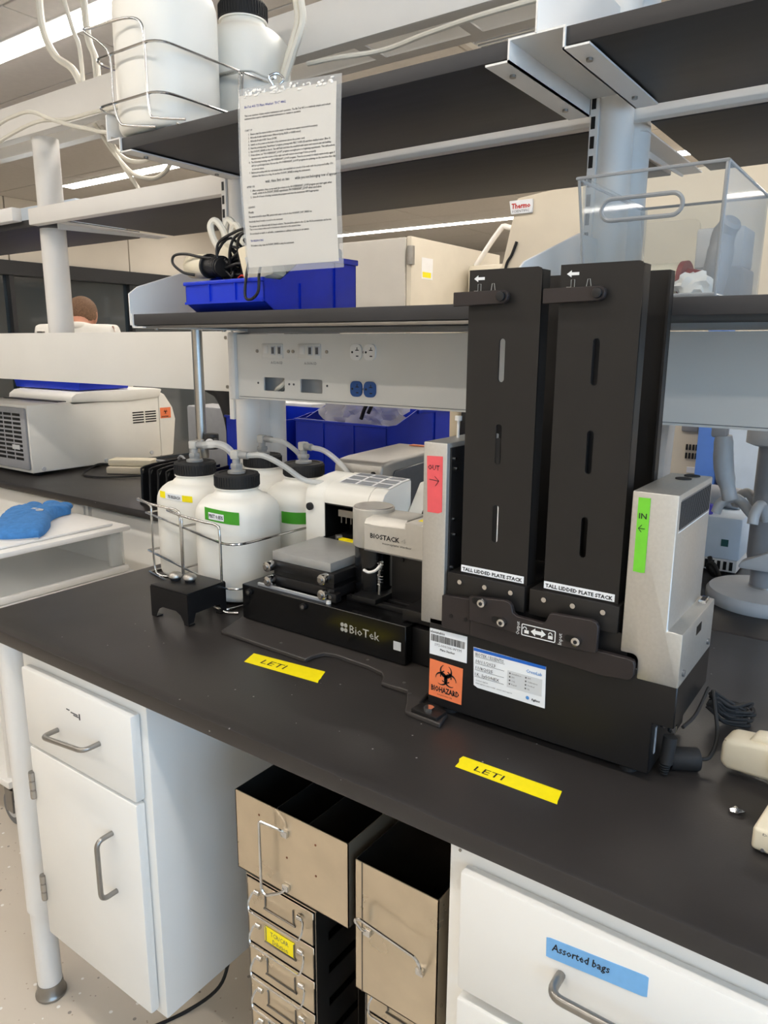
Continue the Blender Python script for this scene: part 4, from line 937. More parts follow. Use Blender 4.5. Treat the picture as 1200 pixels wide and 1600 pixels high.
# plate stacks (lift-off towers)
def tower(x0, x1, label, arrow_x, latch_x0, latch_x1, bx0, bx1):
    t = thing('plate_stack', label, 'plate stack', ((x0 + x1) / 2, .305, 1.11), group='plate stacks on the stacker')
    z0, z1, yf, yb = 1.148, 1.576, .2355, .368; xc = (x0 + x1) / 2
    sl = [rrect(xc - .0045, xc + .0045, a, b, .0044, 4) for a, b in ((1.428, 1.486), (1.315, 1.371), (1.2025, 1.2575))]
    outer = [(x0, z0), (x1, z0), (x1, z1 - .006), (x1 - .002, z1 - .0015), (x1 - .006, z1), (x0, z1)]
    f = MB().prism(outer, 'y', yf, yf + .003, holes=sl).build('front_plate', 'black_anod', t)
    r_ = MB().prism(outer, 'y', yb - .003, yb, holes=sl).build('rear_plate', 'black_anod', t)
    for a, b in ((x0, x0 + .003), (x1 - .003, x1)):
        MB().box(a, b, yf + .001, yf + .026, z0, z1 - .003).build('front_flange', 'black_anod', t)
        MB().box(a, b, yb - .017, yb - .001, z0, z1 - .002).build('rear_flange', 'black_anod', t)
    bb = MB().box(bx0, bx1, .229, .372, 1.11, 1.1475, .001).build('base_block', 'black_anod', t)
    for k in (.18, .51, .84):
        b_ = MB().cyl((bx0 + (bx1 - bx0) * k, .2255, 1.1365), (bx0 + (bx1 - bx0) * k, .229, 1.1365), .0036, n=14).build('screw', 'chrome', bb)
    lb = MB().box(x0 + .0005, x1 - .005, .2349, .2355, 1.1505, 1.1607).build('name_label', 'card_white', f)
    text('TALL LIDDED PLATE STACK', 'ink', lb, (x0 + .003, .2346, 1.1526), .0072, fit=x1 - x0 - .010, bold=.00025)
    # latch lever
    la = MB().prism([(latch_x0, 1.5285), (latch_x1 - .008, 1.5305), (latch_x1 - .002, 1.5335), (latch_x1, 1.540), (latch_x1 - .002, 1.5455), (latch_x1 - .008, 1.5480), (latch_x0, 1.547)], 'y', .222, .2305, .0008, 1).build('latch_bar', 'brown_black', t)
    MB().cyl((latch_x1 - .009, .2165, 1.5395), (latch_x1 - .009, .222, 1.5395), .0062, n=20, bev=.001).build('latch_screw', 'black_plastic', la)
    MB().cyl((latch_x1 - .009, .2305, 1.5395), (latch_x1 - .009, .2356, 1.5395), .005, n=14).build('spacer', 'black_plastic', la)
    # pictogram
    ax = arrow_x; za = 1.5645
    MB().prism([(ax, za), (ax + .006, za + .0042), (ax + .006, za + .0018), (ax + .0158, za + .0018), (ax + .0158, za - .0018), (ax + .006, za - .0018), (ax + .006, za - .0042)], 'y', .2351, .2356).build('arrow', 'print_white', f)
    pm = MB()
    for pts in ([(ax, 1.5487), (ax + .006, 1.5487), (ax + .006, 1.5575), (ax + .0105, 1.5575), (ax + .0105, 1.5487)], [(ax + .026, 1.5487), (ax + .0275, 1.5575), (ax + .0305, 1.5575), (ax + .032, 1.5487)]):
        pm.tube([(u, .2353, v) for u, v in pts], .0004, 5, 1)
    pm.build('pictogram', 'print_grey', f)
    return t
tower(1.0485, 1.1545, 'tall black plate stack on the left, at the OUT side', 1.0560, 1.0314, 1.1137, 1.0295, 1.1545)
tower(1.1795, 1.2835, 'tall black plate stack on the right, at the IN side', 1.1880, 1.1625, 1.2432, 1.1620, 1.2875)

# track box with carriers and gripper arm
tb = MB().prism([(.486, .925), (.892, .925), (.892, .998), (.486, .998)], 'y', .325, .50, .0015, 1).build('track_box', 'gloss_black', sk)
MB().box(.475, .97, .50, .502, ZB + .008, ZB + .012).build('plate_edge', 'black_anod', sk)
MB().box(.892, .984, .345, .49, .925, .992, .001).build('track_bridge', 'black_metal', sk)
MB().box(.52, .70, .336, .342, .998, 1.0035, .0005).build('label_strip', 'plastic_grey', tb)
MB().box(.52, .70, .336, .3415, 1.0035, 1.0038).build('clear_strip', 'light_grey', tb)
lgx = .7455
for ddx, ddz in ((0, 0), (.0085, 0), (0, .0095), (.0085, .0095)):
    MB().cyl((lgx + .004 + ddx, .3245, .9605 + ddz), (lgx + .004 + ddx, .3252, .9605 + ddz), .0040, n=16).build('logo_dot', 'print_grey', tb)
text('BioTek', 'print_grey', tb, (.7655, .3246, .9575), .0225, fit=.068, bold=.0001)
for xx, zz in ((.508, .985), (.655, .985)):
    MB().cyl((xx, .319, zz), (xx, .3255, zz), .0065, n=18).build('thumb_screw', 'black_plastic', tb)
    MB().cyl((xx + .002, .317, zz + .001), (xx + .002, .319, zz + .001), .0035, n=12).build('screw_tip', 'steel_grey', tb)
MB().box(.866, .882, .3244, .3252, .95, .966).build('rating_plate', 'card_grey', tb)
# two stacked plate carriers
for k, (z0, z1) in enumerate(((1.004, 1.024), (1.034, 1.054))):
    ca = MB().box(.548, .712, .348, .50, z0, z1, .002).build('plate_carrier', 'black_metal', sk)
    for xx in (.552, .694):
        MB().cyl((xx, .330, (z0 + z1) / 2), (xx, .348, (z0 + z1) / 2), .0105, n=20, bev=.0015).build('roller', 'chrome', ca)
        MB().cyl((xx, .326, (z0 + z1) / 2), (xx, .330, (z0 + z1) / 2), .005, n=12).build('roller_screw', 'steel_grey', ca)
MB().box(.552, .708, .352, .498, 1.024, 1.034).build('spacer_block', 'deep_black', sk)
MB().box(.548, .70, .352, .498, 1.054, 1.0725, .0015).build('top_plate', 'plate_grey', sk)
for xx in (.56, .70):
    MB().cyl((xx, .355, .998), (xx, .355, 1.004), .006, n=12).build('carrier_foot', 'black_plastic', sk)
MB().box(.700, .722, .34, .358, 1.0, 1.018, .002).build('stop_block', 'black_metal', sk)
MB().cyl((.711, .336, 1.012), (.711, .346, 1.012), .004, n=12).build('stop_screw', 'chrome', sk)
MB().cyl((.706, .338, .998), (.706, .338, 1.004), .005, n=12).build('white_knob', 'white_plastic', sk)
for yy in (.375, .40, .425):
    MB().box(.72, .965, yy, yy + .012, .998, 1.008, .001).build('rail', 'black_metal', sk)
MB().box(.745, .80, .36, .45, 1.008, 1.018, .001).build('slide', 'deep_black', sk)
MB().box(.80, .983, .41, .47, 1.0, 1.10, .003).build('arm_post', 'black_metal', sk)
MB().box(.87, .985, .345, .42, 1.0, 1.022, .002).build('side_block', 'black_metal', sk)
am = MB().prism([(.758, 1.104), (.89, 1.104), (.983, 1.104), (.983, 1.168), (.85, 1.168), (.85, 1.157), (.758, 1.153)], 'y', .38, .46, .0015, 1).build('gripper_arm', 'silver_paint', sk)
MB().prism([(.372 + .008, 1.153), (.392, 1.170), (.452, 1.170), (.46, 1.153)], 'x', .758, .848, .001, 1).build('chamfered_top', 'silver_paint', am)
MB().box(.758, .983, .381, .459, 1.1025, 1.104).build('arm_underside', 'silver_dark', am)
text('BIOSTACK', 'ink', am, (.7725, .3795, 1.1290), .0128, fit=.066, bold=.0003)
text('4', 'print_grey', am, (.842, .3795, 1.1290), .0128, fit=.011)
text('microplate stacker', 'ink', am, (.8005, .3795, 1.1205), .0058, fit=.0645)
tr_ = MB().prism([(.905, 1.1695), (.935, 1.1695), (.92, 1.1695)], 'y', .40, .42)
MB().prism([(.862, .405), (.895, .405), (.895, .425), (.862, .425)], 'z', 1.168, 1.1685).build('caution_sticker', 'yellow_tape', am)
MB().lathe((.748, .425, 0), [(.0385, 1.103), (.040, 1.105), (.040, 1.176), (.0385, 1.1775)], 44).build('arm_hub', 'silver_paint', sk)
MB().lathe((.748, .425, 0), [(.0375, 1.1776), (.0370, 1.1790), (.001, 1.1792)], 44).build('hub_cap', 'steel_grey', sk)
MB().lathe((.748, .425, 0), [(.036, 1.006), (.036, 1.05), (.0365, 1.103)], 40).build('hub_column', 'gloss_black', sk)
MB().tube([(.790, .395, 1.082), (.788, .395, 1.075), (.784, .393, 1.055), (.786, .392, 1.035), (.787, .39, 1.003)], .0028, 8, 4).build('spring_rod', 'steel_grey', sk)
sprg = [(.787 + .005 * math.cos(t * 1.2), .393 + .005 * math.sin(t * 1.2), 1.082 - t * .0011) for t in range(0, 42)]
MB().tube(sprg, .001, 6, 1).build('spring', 'chrome', sk)
MB().tube([(.755, .384, 1.062), (.768, .383, 1.060), (.782, .386, 1.066), (.79, .392, 1.078)], .0028, 8, 4).build('gripper_hook', 'white_plastic', sk)
MB().cyl((.824, .408, 1.088), (.824, .411, 1.088), .005, n=14).build('hub_screw', 'black_plastic', sk)

# =================================================================== PLATE WASHER
pw = thing('plate_washer', 'white plate washer with printed sheet on top, behind the stacker', 'lab instrument', (.66, .60, ZB))
# side profile extruded, with an opening in the front
pf = [(.52, ZB + .01), (.52, 1.145), (.523, 1.163), (.532, 1.176), (.547, 1.184), (.60, 1.1925), (.63, 1.1945), (.63, ZB + .01)]
MB().prism(pf, 'x', .487, .545, .006, 2).build('left_housing', 'washer_white', pw)
MB().prism(pf, 'x', .660, .698, .004, 2).build('right_housing', 'washer_white', pw)
MB().prism([(.52, 1.143), (.52, 1.15), (.523, 1.163), (.532, 1.176), (.547, 1.184), (.60, 1.1925), (.63, 1.1945), (.63, 1.143)], 'x', .544, .661).build('top_hood', 'washer_white', pw)
MB().box(.545, .66, .605, .63, ZB + .01, 1.143).build('chamber_back', 'deep_black', pw)
MB().box(.5445, .547, .521, .605, 1.03, 1.143).build('chamber_wall', 'deep_black', pw)
MB().box(.658, .6605, .521, .605, 1.03, 1.143).build('chamber_wall', 'deep_black', pw)
MB().box(.547, .658, .523, .605, 1.139, 1.1435).build('chamber_roof', 'deep_black', pw)
MB().box(.545, .66, .522, .605, ZB + .01, 1.03).build('chamber_floor', 'black_metal', pw)
cy = MB().box(.56, .64, .50, .60, 1.048, 1.07, .002).build('plate_carriage', 'black_metal', pw)
MB().cyl((.552, .497, 1.062), (.552, .512, 1.062), .0095, n=18, bev=.001).build('roller', 'chrome', cy)
MB().cyl((.588, .505, 1.074), (.596, .515, 1.074), .007, n=14).build('nozzle', 'steel_grey', cy)
MB().box(.60, .64, .50, .512, 1.070, 1.075).build('brass_strip', 'yellow_tape', cy)
MB().box(.575, .65, .53, .56, 1.115, 1.130).build('manifold', 'steel_grey', pw)
for k in range(6):
    MB().cyl((.58 + k * .013, .535, 1.118), (.58 + k * .013, .535, 1.10), .0014, n=6).build('needle', 'steel_grey', pw)
kb = MB().cyl((.505, .513, 1.130), (.505, .521, 1.130), .0085, n=20, bev=.001).build('side_knob', 'black_plastic', pw)
# printed sheet lying on the top: dark pictures in a pale grid
def topz(y): return 1.184 + (y - .547) / .053 * .0085 if y < .60 else 1.1925 + (y - .60) * .0667
stk = MB()
ys = [.549, .565, .58, .60, .628]
for a, b in zip(ys, ys[1:]):
    stk.poly([(.560, a, topz(a) + .0014), (.697, a, topz(a) + .0014), (.697, b, topz(b) + .0014), (.560, b, topz(b) + .0014)])
so = stk.build('printed_sheet', 'card_white', pw)
for i in range(3):
    for j in range(3):
        xa, ya = .565 + i * .044, .5515 + j * .026
        pc = MB()
        pc.poly([(xa, ya, topz(ya) + .0019), (xa + .038, ya, topz(ya) + .0019), (xa + .038, ya + .020, topz(ya + .020) + .0019), (xa, ya + .020, topz(ya + .020) + .0019)])
        pc.build('picture', 'sky_print', so)
# lower right part with tilted control panel
MB().prism([(.60, ZB + .01), (.575, 1.075), (.66, 1.185), (.70, 1.187), (.70, ZB + .01)], 'x', .699, .93, .004, 2).build('console', 'washer_white', pw)
def conp(x, t, off=.0): return (x, .575 + .085 * t - off * .79, 1.075 + .11 * t + off * .61)
MB().poly([conp(.735, .30, .001), conp(.85, .30, .001), conp(.85, .80, .001), conp(.735, .80, .001)]).build('display', 'screen_black', pw)
MB().poly([conp(.765, .88, .001), conp(.84, .88, .001), conp(.84, 1.0, .001), conp(.765, 1.0, .001)]).build('orange_sticker', 'orange_label', pw)
for xx, yy in ((.51, .55), (.90, .64), (.51, .61), (.90, .68)):
    MB().cyl((xx, yy, ZB), (xx, yy, ZB + .012), .012, n=14).build('foot', 'rubber', pw)

# grey dispenser behind the washer, on the rear worktop
gd = thing('plate_reader', 'grey metal instrument with rounded hood behind the washer', 'lab instrument', (.53, .78, ZB))
MB().prism([(.648, ZB + .01), (.648, 1.185), (.651, 1.206), (.661, 1.216), (.70, 1.220), (.92, 1.227), (.92, ZB + .01)], 'x', .464, .602, .009, 4).build('hood', 'device_silver', gd)
MB().prism([(.682, ZB + .02), (.682, 1.16), (.70, 1.195), (.905, 1.205), (.905, ZB + .02)], 'x', .602, .606, .002, 1).build('side_panel', 'silver_dark', gd)
MB().cyl((.582, .645, 1.192), (.582, .649, 1.192), .0055, n=16).build('socket', 'deep_black', gd)
MB().prism([(.515, .893), (.595, .893), (.595, .912), (.515, .912)], 'z', 1.2265, 1.2285).build('orange_strip', 'orange_label', gd)
for xx in (.49, .585):
    for yy in (.67, .90): MB().cyl((xx, yy, ZB), (xx, yy, ZB + .012), .010, n=14).build('foot', 'rubber', gd)

# =================================================================== TAPES, SMALL THINGS ON THE BENCH
def bench_tape(label, pts, s_, org, right, size, fit):
    t = thing('tape_strip', label, 'tape', (sum(p[0] for p in pts) / len(pts), sum(p[1] for p in pts) / len(pts), ZB), group='yellow tape strips on the bench')
    MB().prism(pts, 'z', ZB + .0001, ZB + .0006).build('tape', 'yellow_tape', t)
    r = Vector(right).normalized(); text(s_, 'ink', t, (*org, ZB + .0009), size, right=r, up=(-r.y, r.x, 0), fit=fit, bold=.0)
    return t
bench_tape('yellow tape strip marked LETI left, before the gripper arm', [(.634, .185), (.798, .198), (.7925, .207), (.791, .214), (.787, .222), (.780, .239), (.621, .222)], 'LETI', (.659, .197), (1, .09, 0), .023, .052)
bench_tape('yellow tape strip marked LETI nearest the bench edge', [(1.118, .112), (1.265, .113), (1.263, .120), (1.259, .143), (1.114, .141), (1.113, .132), (1.117, .124)], 'LETI', (1.141, .118), (1, .01, 0), .017, .042)
fm = MB(); bmesh.ops.create_icosphere(fm.bm, subdivisions=2, radius=1)
for v_ in fm.bm.verts:
    n_ = random.uniform(.6, 1.2); v_.co = Vector((1.451 + v_.co.x * .009 * n_, .228 + v_.co.y * .007 * n_, ZB + max(0, .003 + v_.co.z * .004 * n_)))
single('foil_scrap', fm, 'foil', 'tiny crumpled scrap of foil near the cream controller', 'foil')
# cream hand controller entering at the right
hc = thing('pipette_controller', 'cream handheld pipette controller cut by the right edge', 'pipette', (1.498, .318, ZB), math.radians(-8), local=True)
Mh = Matrix.Translation((0, 0, .018)) @ Matrix.Rotation(math.radians(-4), 4, 'Y')
MB().prism([(-.085, .004), (-.082, .034), (-.075, .041), (-.03, .044), (.06, .050), (.14, .052), (.145, .012), (.13, .004), (-.03, -.004), (-.075, -.004)], 'y', -.021, .021, .007, 3, M=Mh).build('handle', 'device_cream', hc)
MB().prism([(-.052, .040), (-.044, .051), (-.028, .053), (-.015, .044)], 'y', -.012, .012, .003, 2, M=Mh).build('trigger', 'device_cream', hc)
MB().prism(rrect(-.022, .05, .008, .040, .007), 'y', -.0235, -.0205, holes=[rrect(-.018, .046, .012, .036, .005)], M=Mh).build('grip_seam', 'device_cream', hc)
MB().box(.08, .15, -.022, .022, 0, .05, .006).build('head', 'device_cream', hc)
# white box with small display
wb = thing('timer_box', 'small cream box with a dark display at the right edge', 'timer', (1.557, .197, ZB), math.radians(-6), local=True)
MB().box(-.075, .12, -.045, .05, .003, .032, .005, 3).build('case', 'device_cream', wb)
MB().box(-.052, -.03, -.0458, -.0448, .011, .023).build('display', 'screen_black', wb)
text('DIGITAL TIMER', 'ink_grey', wb, (-.064, -.0457, .0255), .004, fit=.05)
for k in range(6): MB().cyl((-.062 + k * .011, -.0462, .0072), (-.062 + k * .011, -.0448, .0072), .002, n=8).build('button', 'ink_grey', wb)
for k in range(4): MB().cyl((-.022, -.0462, .011 + k * .0042), (-.022, -.0448, .011 + k * .0042), .0016, n=8).build('button', 'ink_grey', wb)
for xx in (-.06, .1):
    for yy in (-.03, .035): MB().cyl((xx, yy, 0), (xx, yy, .004), .006, n=10).build('foot', 'rubber', wb)
# power lead of the stacker
pl = thing('power_lead', 'black power lead with ferrite and plug at the stacker corner', 'cable', (1.36, .28, ZB))
MB().cyl((1.358, .262, .972), (1.356, .258, .935), .009, n=18).build('plug', 'rubber', pl)
for k in range(4): MB().cyl((1.3555, .257, .934 - k * .004), (1.3555, .257, .932 - k * .004), .0075 - k * .0009, n=14).build('strain_ridge', 'rubber', pl)
MB().cyl((1.358, .268, .978), (1.358, .266, .988), .006, n=12).build('metal_tip', 'chrome', pl)
MB().cyl((1.355, .280, .931), (1.389, .300, .931), .0155, n=24, bev=.003).build('ferrite', 'rubber', pl)
MB().tube([(1.356, .257, .922), (1.352, .262, .919), (1.348, .272, .923), (1.355, .280, .931)], .0028, 8, 5).tube([(1.389, .300, .931), (1.400, .312, .934), (1.402, .335, .955), (1.392, .355, .985), (1.384, .372, 1.0), (1.382, .395, .985), (1.385, .42, .95)], .0028, 8, 6).tube([(1.372, .262, .99), (1.379, .30, .995), (1.380, .36, 1.01)], .0024, 8, 5).build('cord', 'rubber', pl)
cb = []
for k in range(11):
    o = random.uniform(-.012, .012); zz = ZB + .004 + random.uniform(0, .022)
    cb.append([(1.372 + o * .3, .425 + o * .3, ZB + .05 + o), (1.385 + o * .4, .435 + o, zz + .02), (1.400 + o, .452 + o, zz + .004), (1.415 + random.uniform(-.006, .012), .470 + o * .7, zz), (1.408 + o, .480 + o, zz + .005), (1.388 + o, .455 - o, zz + .012), (1.372 + o * .2, .432, zz + .03)])
cable('coiled bundle of black cable behind the stacker', cb, .0028, 'rubber', name='cable_bundle')

# =================================================================== UNDER THE BENCH: steel freezer racks
def wire_handle(parent, pts, r=.0022):
    return MB().tube(pts, r, 8, 1).build('wire_handle', 'chrome', parent)
A = thing('steel_box', 'open stainless steel rack box with upright wire handle', 'steel box', (.88, .2, .645))
ax0, ax1, az0, az1, ay0, ay1 = .768, .996, .650, .790, .030, .36
MB().box(ax0, ax1, ay0, ay0 + .0015, az0, az1).build('front_plate', 'stainless', A)
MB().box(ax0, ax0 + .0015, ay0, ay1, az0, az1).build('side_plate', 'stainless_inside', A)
MB().box(ax1 - .0015, ax1, ay0, ay1, az0, az1).build('side_plate', 'stainless', A)
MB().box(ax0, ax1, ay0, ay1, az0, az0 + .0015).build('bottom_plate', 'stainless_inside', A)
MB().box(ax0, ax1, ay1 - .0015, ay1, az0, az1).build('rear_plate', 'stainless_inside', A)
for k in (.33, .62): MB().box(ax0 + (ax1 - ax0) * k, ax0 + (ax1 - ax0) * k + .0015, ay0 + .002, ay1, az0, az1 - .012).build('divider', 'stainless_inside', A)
wire_handle(A, fillet([(.876, ay0, .755), (.874, ay0 - .008, .765), (.842, ay0 - .018, .772), (.838, ay0 - .018, .770), (.838, ay0 - .018, .652), (.846, ay0 - .018, .645), (.872, ay0 - .008, .656), (.878, ay0, .665)], .006, 3))
for zz in (.758, .664): MB().box(.870, .882, ay0 - .006, ay0, zz - .006, zz + .005, .001).build('handle_clip', 'chrome', A)
for xx, zz in ((.82, .765), (.935, .762), (.82, .715), (.877, .715), (.935, .71)): MB().cyl((xx, ay0 - .0006, zz), (xx, ay0, zz), .0018, n=8).build('spot_weld', 'brown_cork', A)
B_ = thing('steel_box', 'tall stainless steel rack box with sloping wire handle', 'steel box', (1.08, .2, .5))
bx0, bx1, bz0, bz1, by0, by1 = 1.008, 1.146, .558, .772, .030, .36
MB().box(bx0, bx1, by0, by0 + .0015, bz0, bz1).build('front_plate', 'stainless', B_)
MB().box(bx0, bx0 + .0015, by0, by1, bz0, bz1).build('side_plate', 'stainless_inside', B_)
MB().box(bx1 - .0015, bx1, by0, by1, bz0, bz1).build('side_plate', 'stainless', B_)
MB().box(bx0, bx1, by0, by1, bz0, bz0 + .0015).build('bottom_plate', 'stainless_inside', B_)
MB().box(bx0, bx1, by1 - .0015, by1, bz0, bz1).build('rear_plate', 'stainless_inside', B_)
MB().box(bx0 + .012, bx0 + .0135, by0 - .0008, by0, bz0, bz1).build('fold_seam', 'stainless_inside', B_)
wire_handle(B_, fillet([(1.032, by0, .668), (1.028, by0 - .010, .672), (1.022, by0 - .02, .694), (1.03, by0 - .02, .700), (1.124, by0 - .02, .688), (1.130, by0 - .02, .68), (1.128, by0 - .010, .656), (1.124, by0, .652)], .008, 4))
for xx, zz in ((1.033, .667), (1.122, .652)): MB().box(xx - .007, xx + .005, by0 - .006, by0, zz - .006, zz + .005, .001).build('handle_clip', 'chrome', B_)
for k in range(9): MB().cyl((random.uniform(1.03, 1.13), by0 - .0004, random.uniform(.58, .76)), (1.08, by0 - .0002, .65), .0001, n=4).bm.free()
def freezer_rack(x0, x1, y0, y1, ztop, n, pitch, label, tagged=None):
    t = thing('freezer_rack', label, 'freezer rack', ((x0 + x1) / 2, (y0 + y1) / 2, 0))
    MB().box(x0 - .004, x0 - .002, y0 + .002, y1, 0.01, ztop).build('side_frame', 'stainless_inside', t)
    for yy in (y0 + .002, y0 + .11, y0 + .24, y1 - .03): MB().box(x1 + .002, x1 + .004, yy, yy + .03, .01, ztop).build('side_strip', 'stainless_inside', t)
    MB().box(x0 - .004, x1 + .004, y0 + .002, y1, ztop, ztop + .002).build('top_plate', 'stainless', t)
    MB().box(x0 - .004, x1 + .004, y0 + .002, y1, 0, .01).build('bottom_plate', 'stainless_inside', t)
    for k in range(n):
        z1 = ztop - k * pitch - .002; z0 = z1 - pitch + .004
        if z0 < .01: break
        d = MB().box(x0, x1, y0, y0 + .0015, z0, z1, .0006, 1).build('drawer', 'stainless', t)
        MB().box(x0, x0 + .0015, y0, y1 - .02, z0, z1 - .012).box(x1 - .0015, x1, y0, y1 - .02, z0, z1 - .012).box(x0, x1, y0, y1 - .02, z0, z0 + .0012).build('tray', 'stainless_inside', d)
        if k > 5: continue
        w_ = x1 - x0; zm = (z0 + z1) / 2; hl, hr = x0 + w_ * .12, x1 - w_ * .12
        for xx in (hl + .008, hr - .008): MB().cyl((xx - .005, y0 - .003, zm + .012), (xx + .005, y0 - .003, zm + .012), .0042, n=10).build('handle_clip', 'chrome', d)
        wire_handle(d, fillet([(hl + .012, y0 - .003, zm + .012), (hl, y0 - .004, zm + .011), (hl - .004, y0 - .012, zm - .004), (hl, y0 - .016, zm - .018), (hr, y0 - .016, zm - .018), (hr + .004, y0 - .012, zm - .004), (hr, y0 - .004, zm + .011), (hr - .012, y0 - .003, zm + .012)], .006, 3), .0017)
        # pressed card holder
        ch = MB().tube([(hl + .022, y0 - .001, zm + .018), (hl + .024, y0 - .001, zm + .016), (hl + .024, y0 - .001, zm - .008), (hl + .020, y0 - .001, zm - .013), (hr - .020, y0 - .001, zm - .013), (hr - .024, y0 - .001, zm - .008), (hr - .024, y0 - .001, zm + .016)], .0012, 6, 1).build('card_holder', 'stainless_inside', d)
        if tagged is not None and k == tagged:
            c = MB().box(hl + .021, hr - .023, y0 - .0014, y0 - .0004, zm - .010, zm + .018).build('card', 'yellow_tape', d)
            text('TCR/CAR', 'ink_grey', c, (hl + .034, y0 - .0017, zm + .005), .012, fit=.040)
            text('Dilution', 'ink_grey', c, (hl + .038, y0 - .0017, zm - .008), .012, fit=.034)
    return t
freezer_rack(.766, .910, .050, .36, .6200, 9, .0635, 'stainless freezer drawer rack with a yellow card', 1)
freezer_rack(1.006, 1.14, .060, .36, .5540, 8, .0635, 'stainless freezer drawer rack under the tall steel box')
gbn = thing('waste_bin', 'round grey waste bin standing behind the drawer rack', 'bin', (.64, .36, 0))
MB().lathe((.64, .36, 0), [(.10, 0), (.112, .005), (.124, .20), (.128, .205), (.128, .215), (.122, .215)], 40).build('body', 'bin_grey', gbn)
MB().lathe((.64, .36, 0), [(.129, .205), (.132, .208), (.132, .214), (.127, .217)], 40).build('rim', 'bin_grey', gbn)
cable('thin dark cord lying on the floor by the waste bin', [[(.30, .02, .004), (.36, .10, .004), (.40, .19, .004), (.43, .26, .03), (.44, .29, .10)]], .004, 'rubber', name='cord')

# =================================================================== LEFT SIDE: cart, clear box, glove
ct = thing('utility_cart', 'white wheeled utility cart left of the bench', 'cart', (-.82, .55, 0))
kx0, kx1, ky0, ky1 = -1.12, -.545, .30, .80
for zz, nm in ((.70, 'top_shelf'), (.14, 'bottom_shelf')):
    MB().box(kx0, kx1, ky0, ky1, zz, zz + .025, .006).build(nm, 'white_plastic', ct)
for xx in (kx0 + .03, kx1 - .03):
    for yy in (ky0 + .03, ky1 - .03):
        MB().cyl((xx, yy, .165), (xx, yy, .70), .014, n=16).build('post', 'white_paint', ct)
        cs = MB().cyl((xx, yy - .012, .058), (xx, yy + .012, .058), .056, n=30, bev=.006).build('caster', 'wheel_grey', ct)
        MB().cyl((xx, yy - .0135, .058), (xx, yy + .0135, .058), .030, n=24).build('hub', 'light_grey', cs)
        MB().box(xx - .02, xx + .02, yy - .02, yy - .015, .05, .135).box(xx - .02, xx + .02, yy + .015, yy + .02, .05, .135).box(xx - .02, xx + .02, yy - .02, yy + .02, .128, .14).build('fork', 'steel_grey', cs)
db = thing('drawer_box', 'clear plastic storage box with white lid on the cart', 'storage box', (-.8, .55, .725))
zx0, zx1, zy0, zy1 = -1.08, -.542, .31, .778
MB().box(zx0, zx1, zy0, zy1, .725, .748, .006).build('base_tray', 'white_plastic', db)
for a in ((zx0 + .01, zx0 + .013, zy0 + .01, zy1 - .01), (zx1 - .013, zx1 - .010, zy0 + .01, zy1 - .01), (zx0 + .01, zx1 - .01, zy0 + .01, zy0 + .013), (zx0 + .01, zx1 - .01, zy1 - .013, zy1 - .01)):
    MB().box(*a, .748, .866).build('clear_wall', 'acrylic', db)
MB().box(zx1 - .035, zx1 - .014, zy1 - .055, zy1 - .015, .748, .866, .003).build('corner_post', 'white_plastic', db)
MB().box(zx0 + .02, zx1 - .03, zy1 - .03, zy1 - .026, .75, .862).build('inner_back', 'white_plastic', db)
MB().box(zx0 - .01, zx1 + .006, zy0 - .01, zy1 + .012, .866, .884, .006).build('lid', 'white_plastic', db)
MB().box(zx0 + .03, zx1 - .03, zy0 + .03, zy1 - .03, .884, .894, .006).build('lid_panel', 'white_plastic', db)
gl = thing('heat_glove', 'blue quilted heat-proof glove lying on the storage box', 'glove', (-.76, .58, .894))
g1 = MB()
outline = [(-.655, .405), (-.615, .43), (-.575, .49), (-.66, .575), (-.745, .63), (-.79, .69), (-.80, .735), (-.85, .755), (-.885, .74), (-.89, .69), (-.94, .69), (-.965, .66), (-.95, .60), (-.90, .555), (-.83, .50), (-.74, .44)]
pt = catmull([(a, b, 0) for a, b in outline], 4, True); cx_ = sum(p.x for p in pt) / len(pt); cy_ = sum(p.y for p in pt) / len(pt)
prev = None
for s_, zz in ((1.0, .896), (1.02, .905), (1.0, .915), (.93, .924), (.78, .930), (.5, .934), (.2, .936)):
    ring = [g1.bm.verts.new((cx_ + (p.x - cx_) * s_, cy_ + (p.y - cy_) * s_, zz + (random.uniform(-.0015, .0025) if zz > .9 else 0))) for p in pt]
    if prev:
        for j in range(len(ring)): g1.bm.faces.new((prev[j], prev[(j + 1) % len(ring)], ring[(j + 1) % len(ring)], ring[j]))
    else: g1.bm.faces.new(ring[::-1])
    prev = ring
g1.bm.faces.new(prev); g1.build('glove_body', 'glove_blue', gl, recalc=True, ang=70)
MB().ball((-.91, .735, .912), (.045, .028, .018), 20).ball((-.95, .69, .911), (.04, .026, .017), 20).ball((-.87, .755, .910), (.03, .03, .016), 20).build('fingers', 'glove_blue', gl)
MB().tube([(-.655, .405, .905), (-.615, .43, .906), (-.575, .49, .906)], .0125, 10, 4).build('cuff', 'glove_blue', gl)
MB().prism([(-.81, .60), (-.79, .605), (-.77, .595), (-.755, .61), (-.77, .622), (-.795, .62), (-.82, .615)], 'z', .9345, .937).build('emblem', 'light_grey', gl)
MB().tube([(-.652, .402, .896), (-.612, .427, .897), (-.572, .487, .897)], .006, 8, 4).build('lining', 'light_grey', gl)

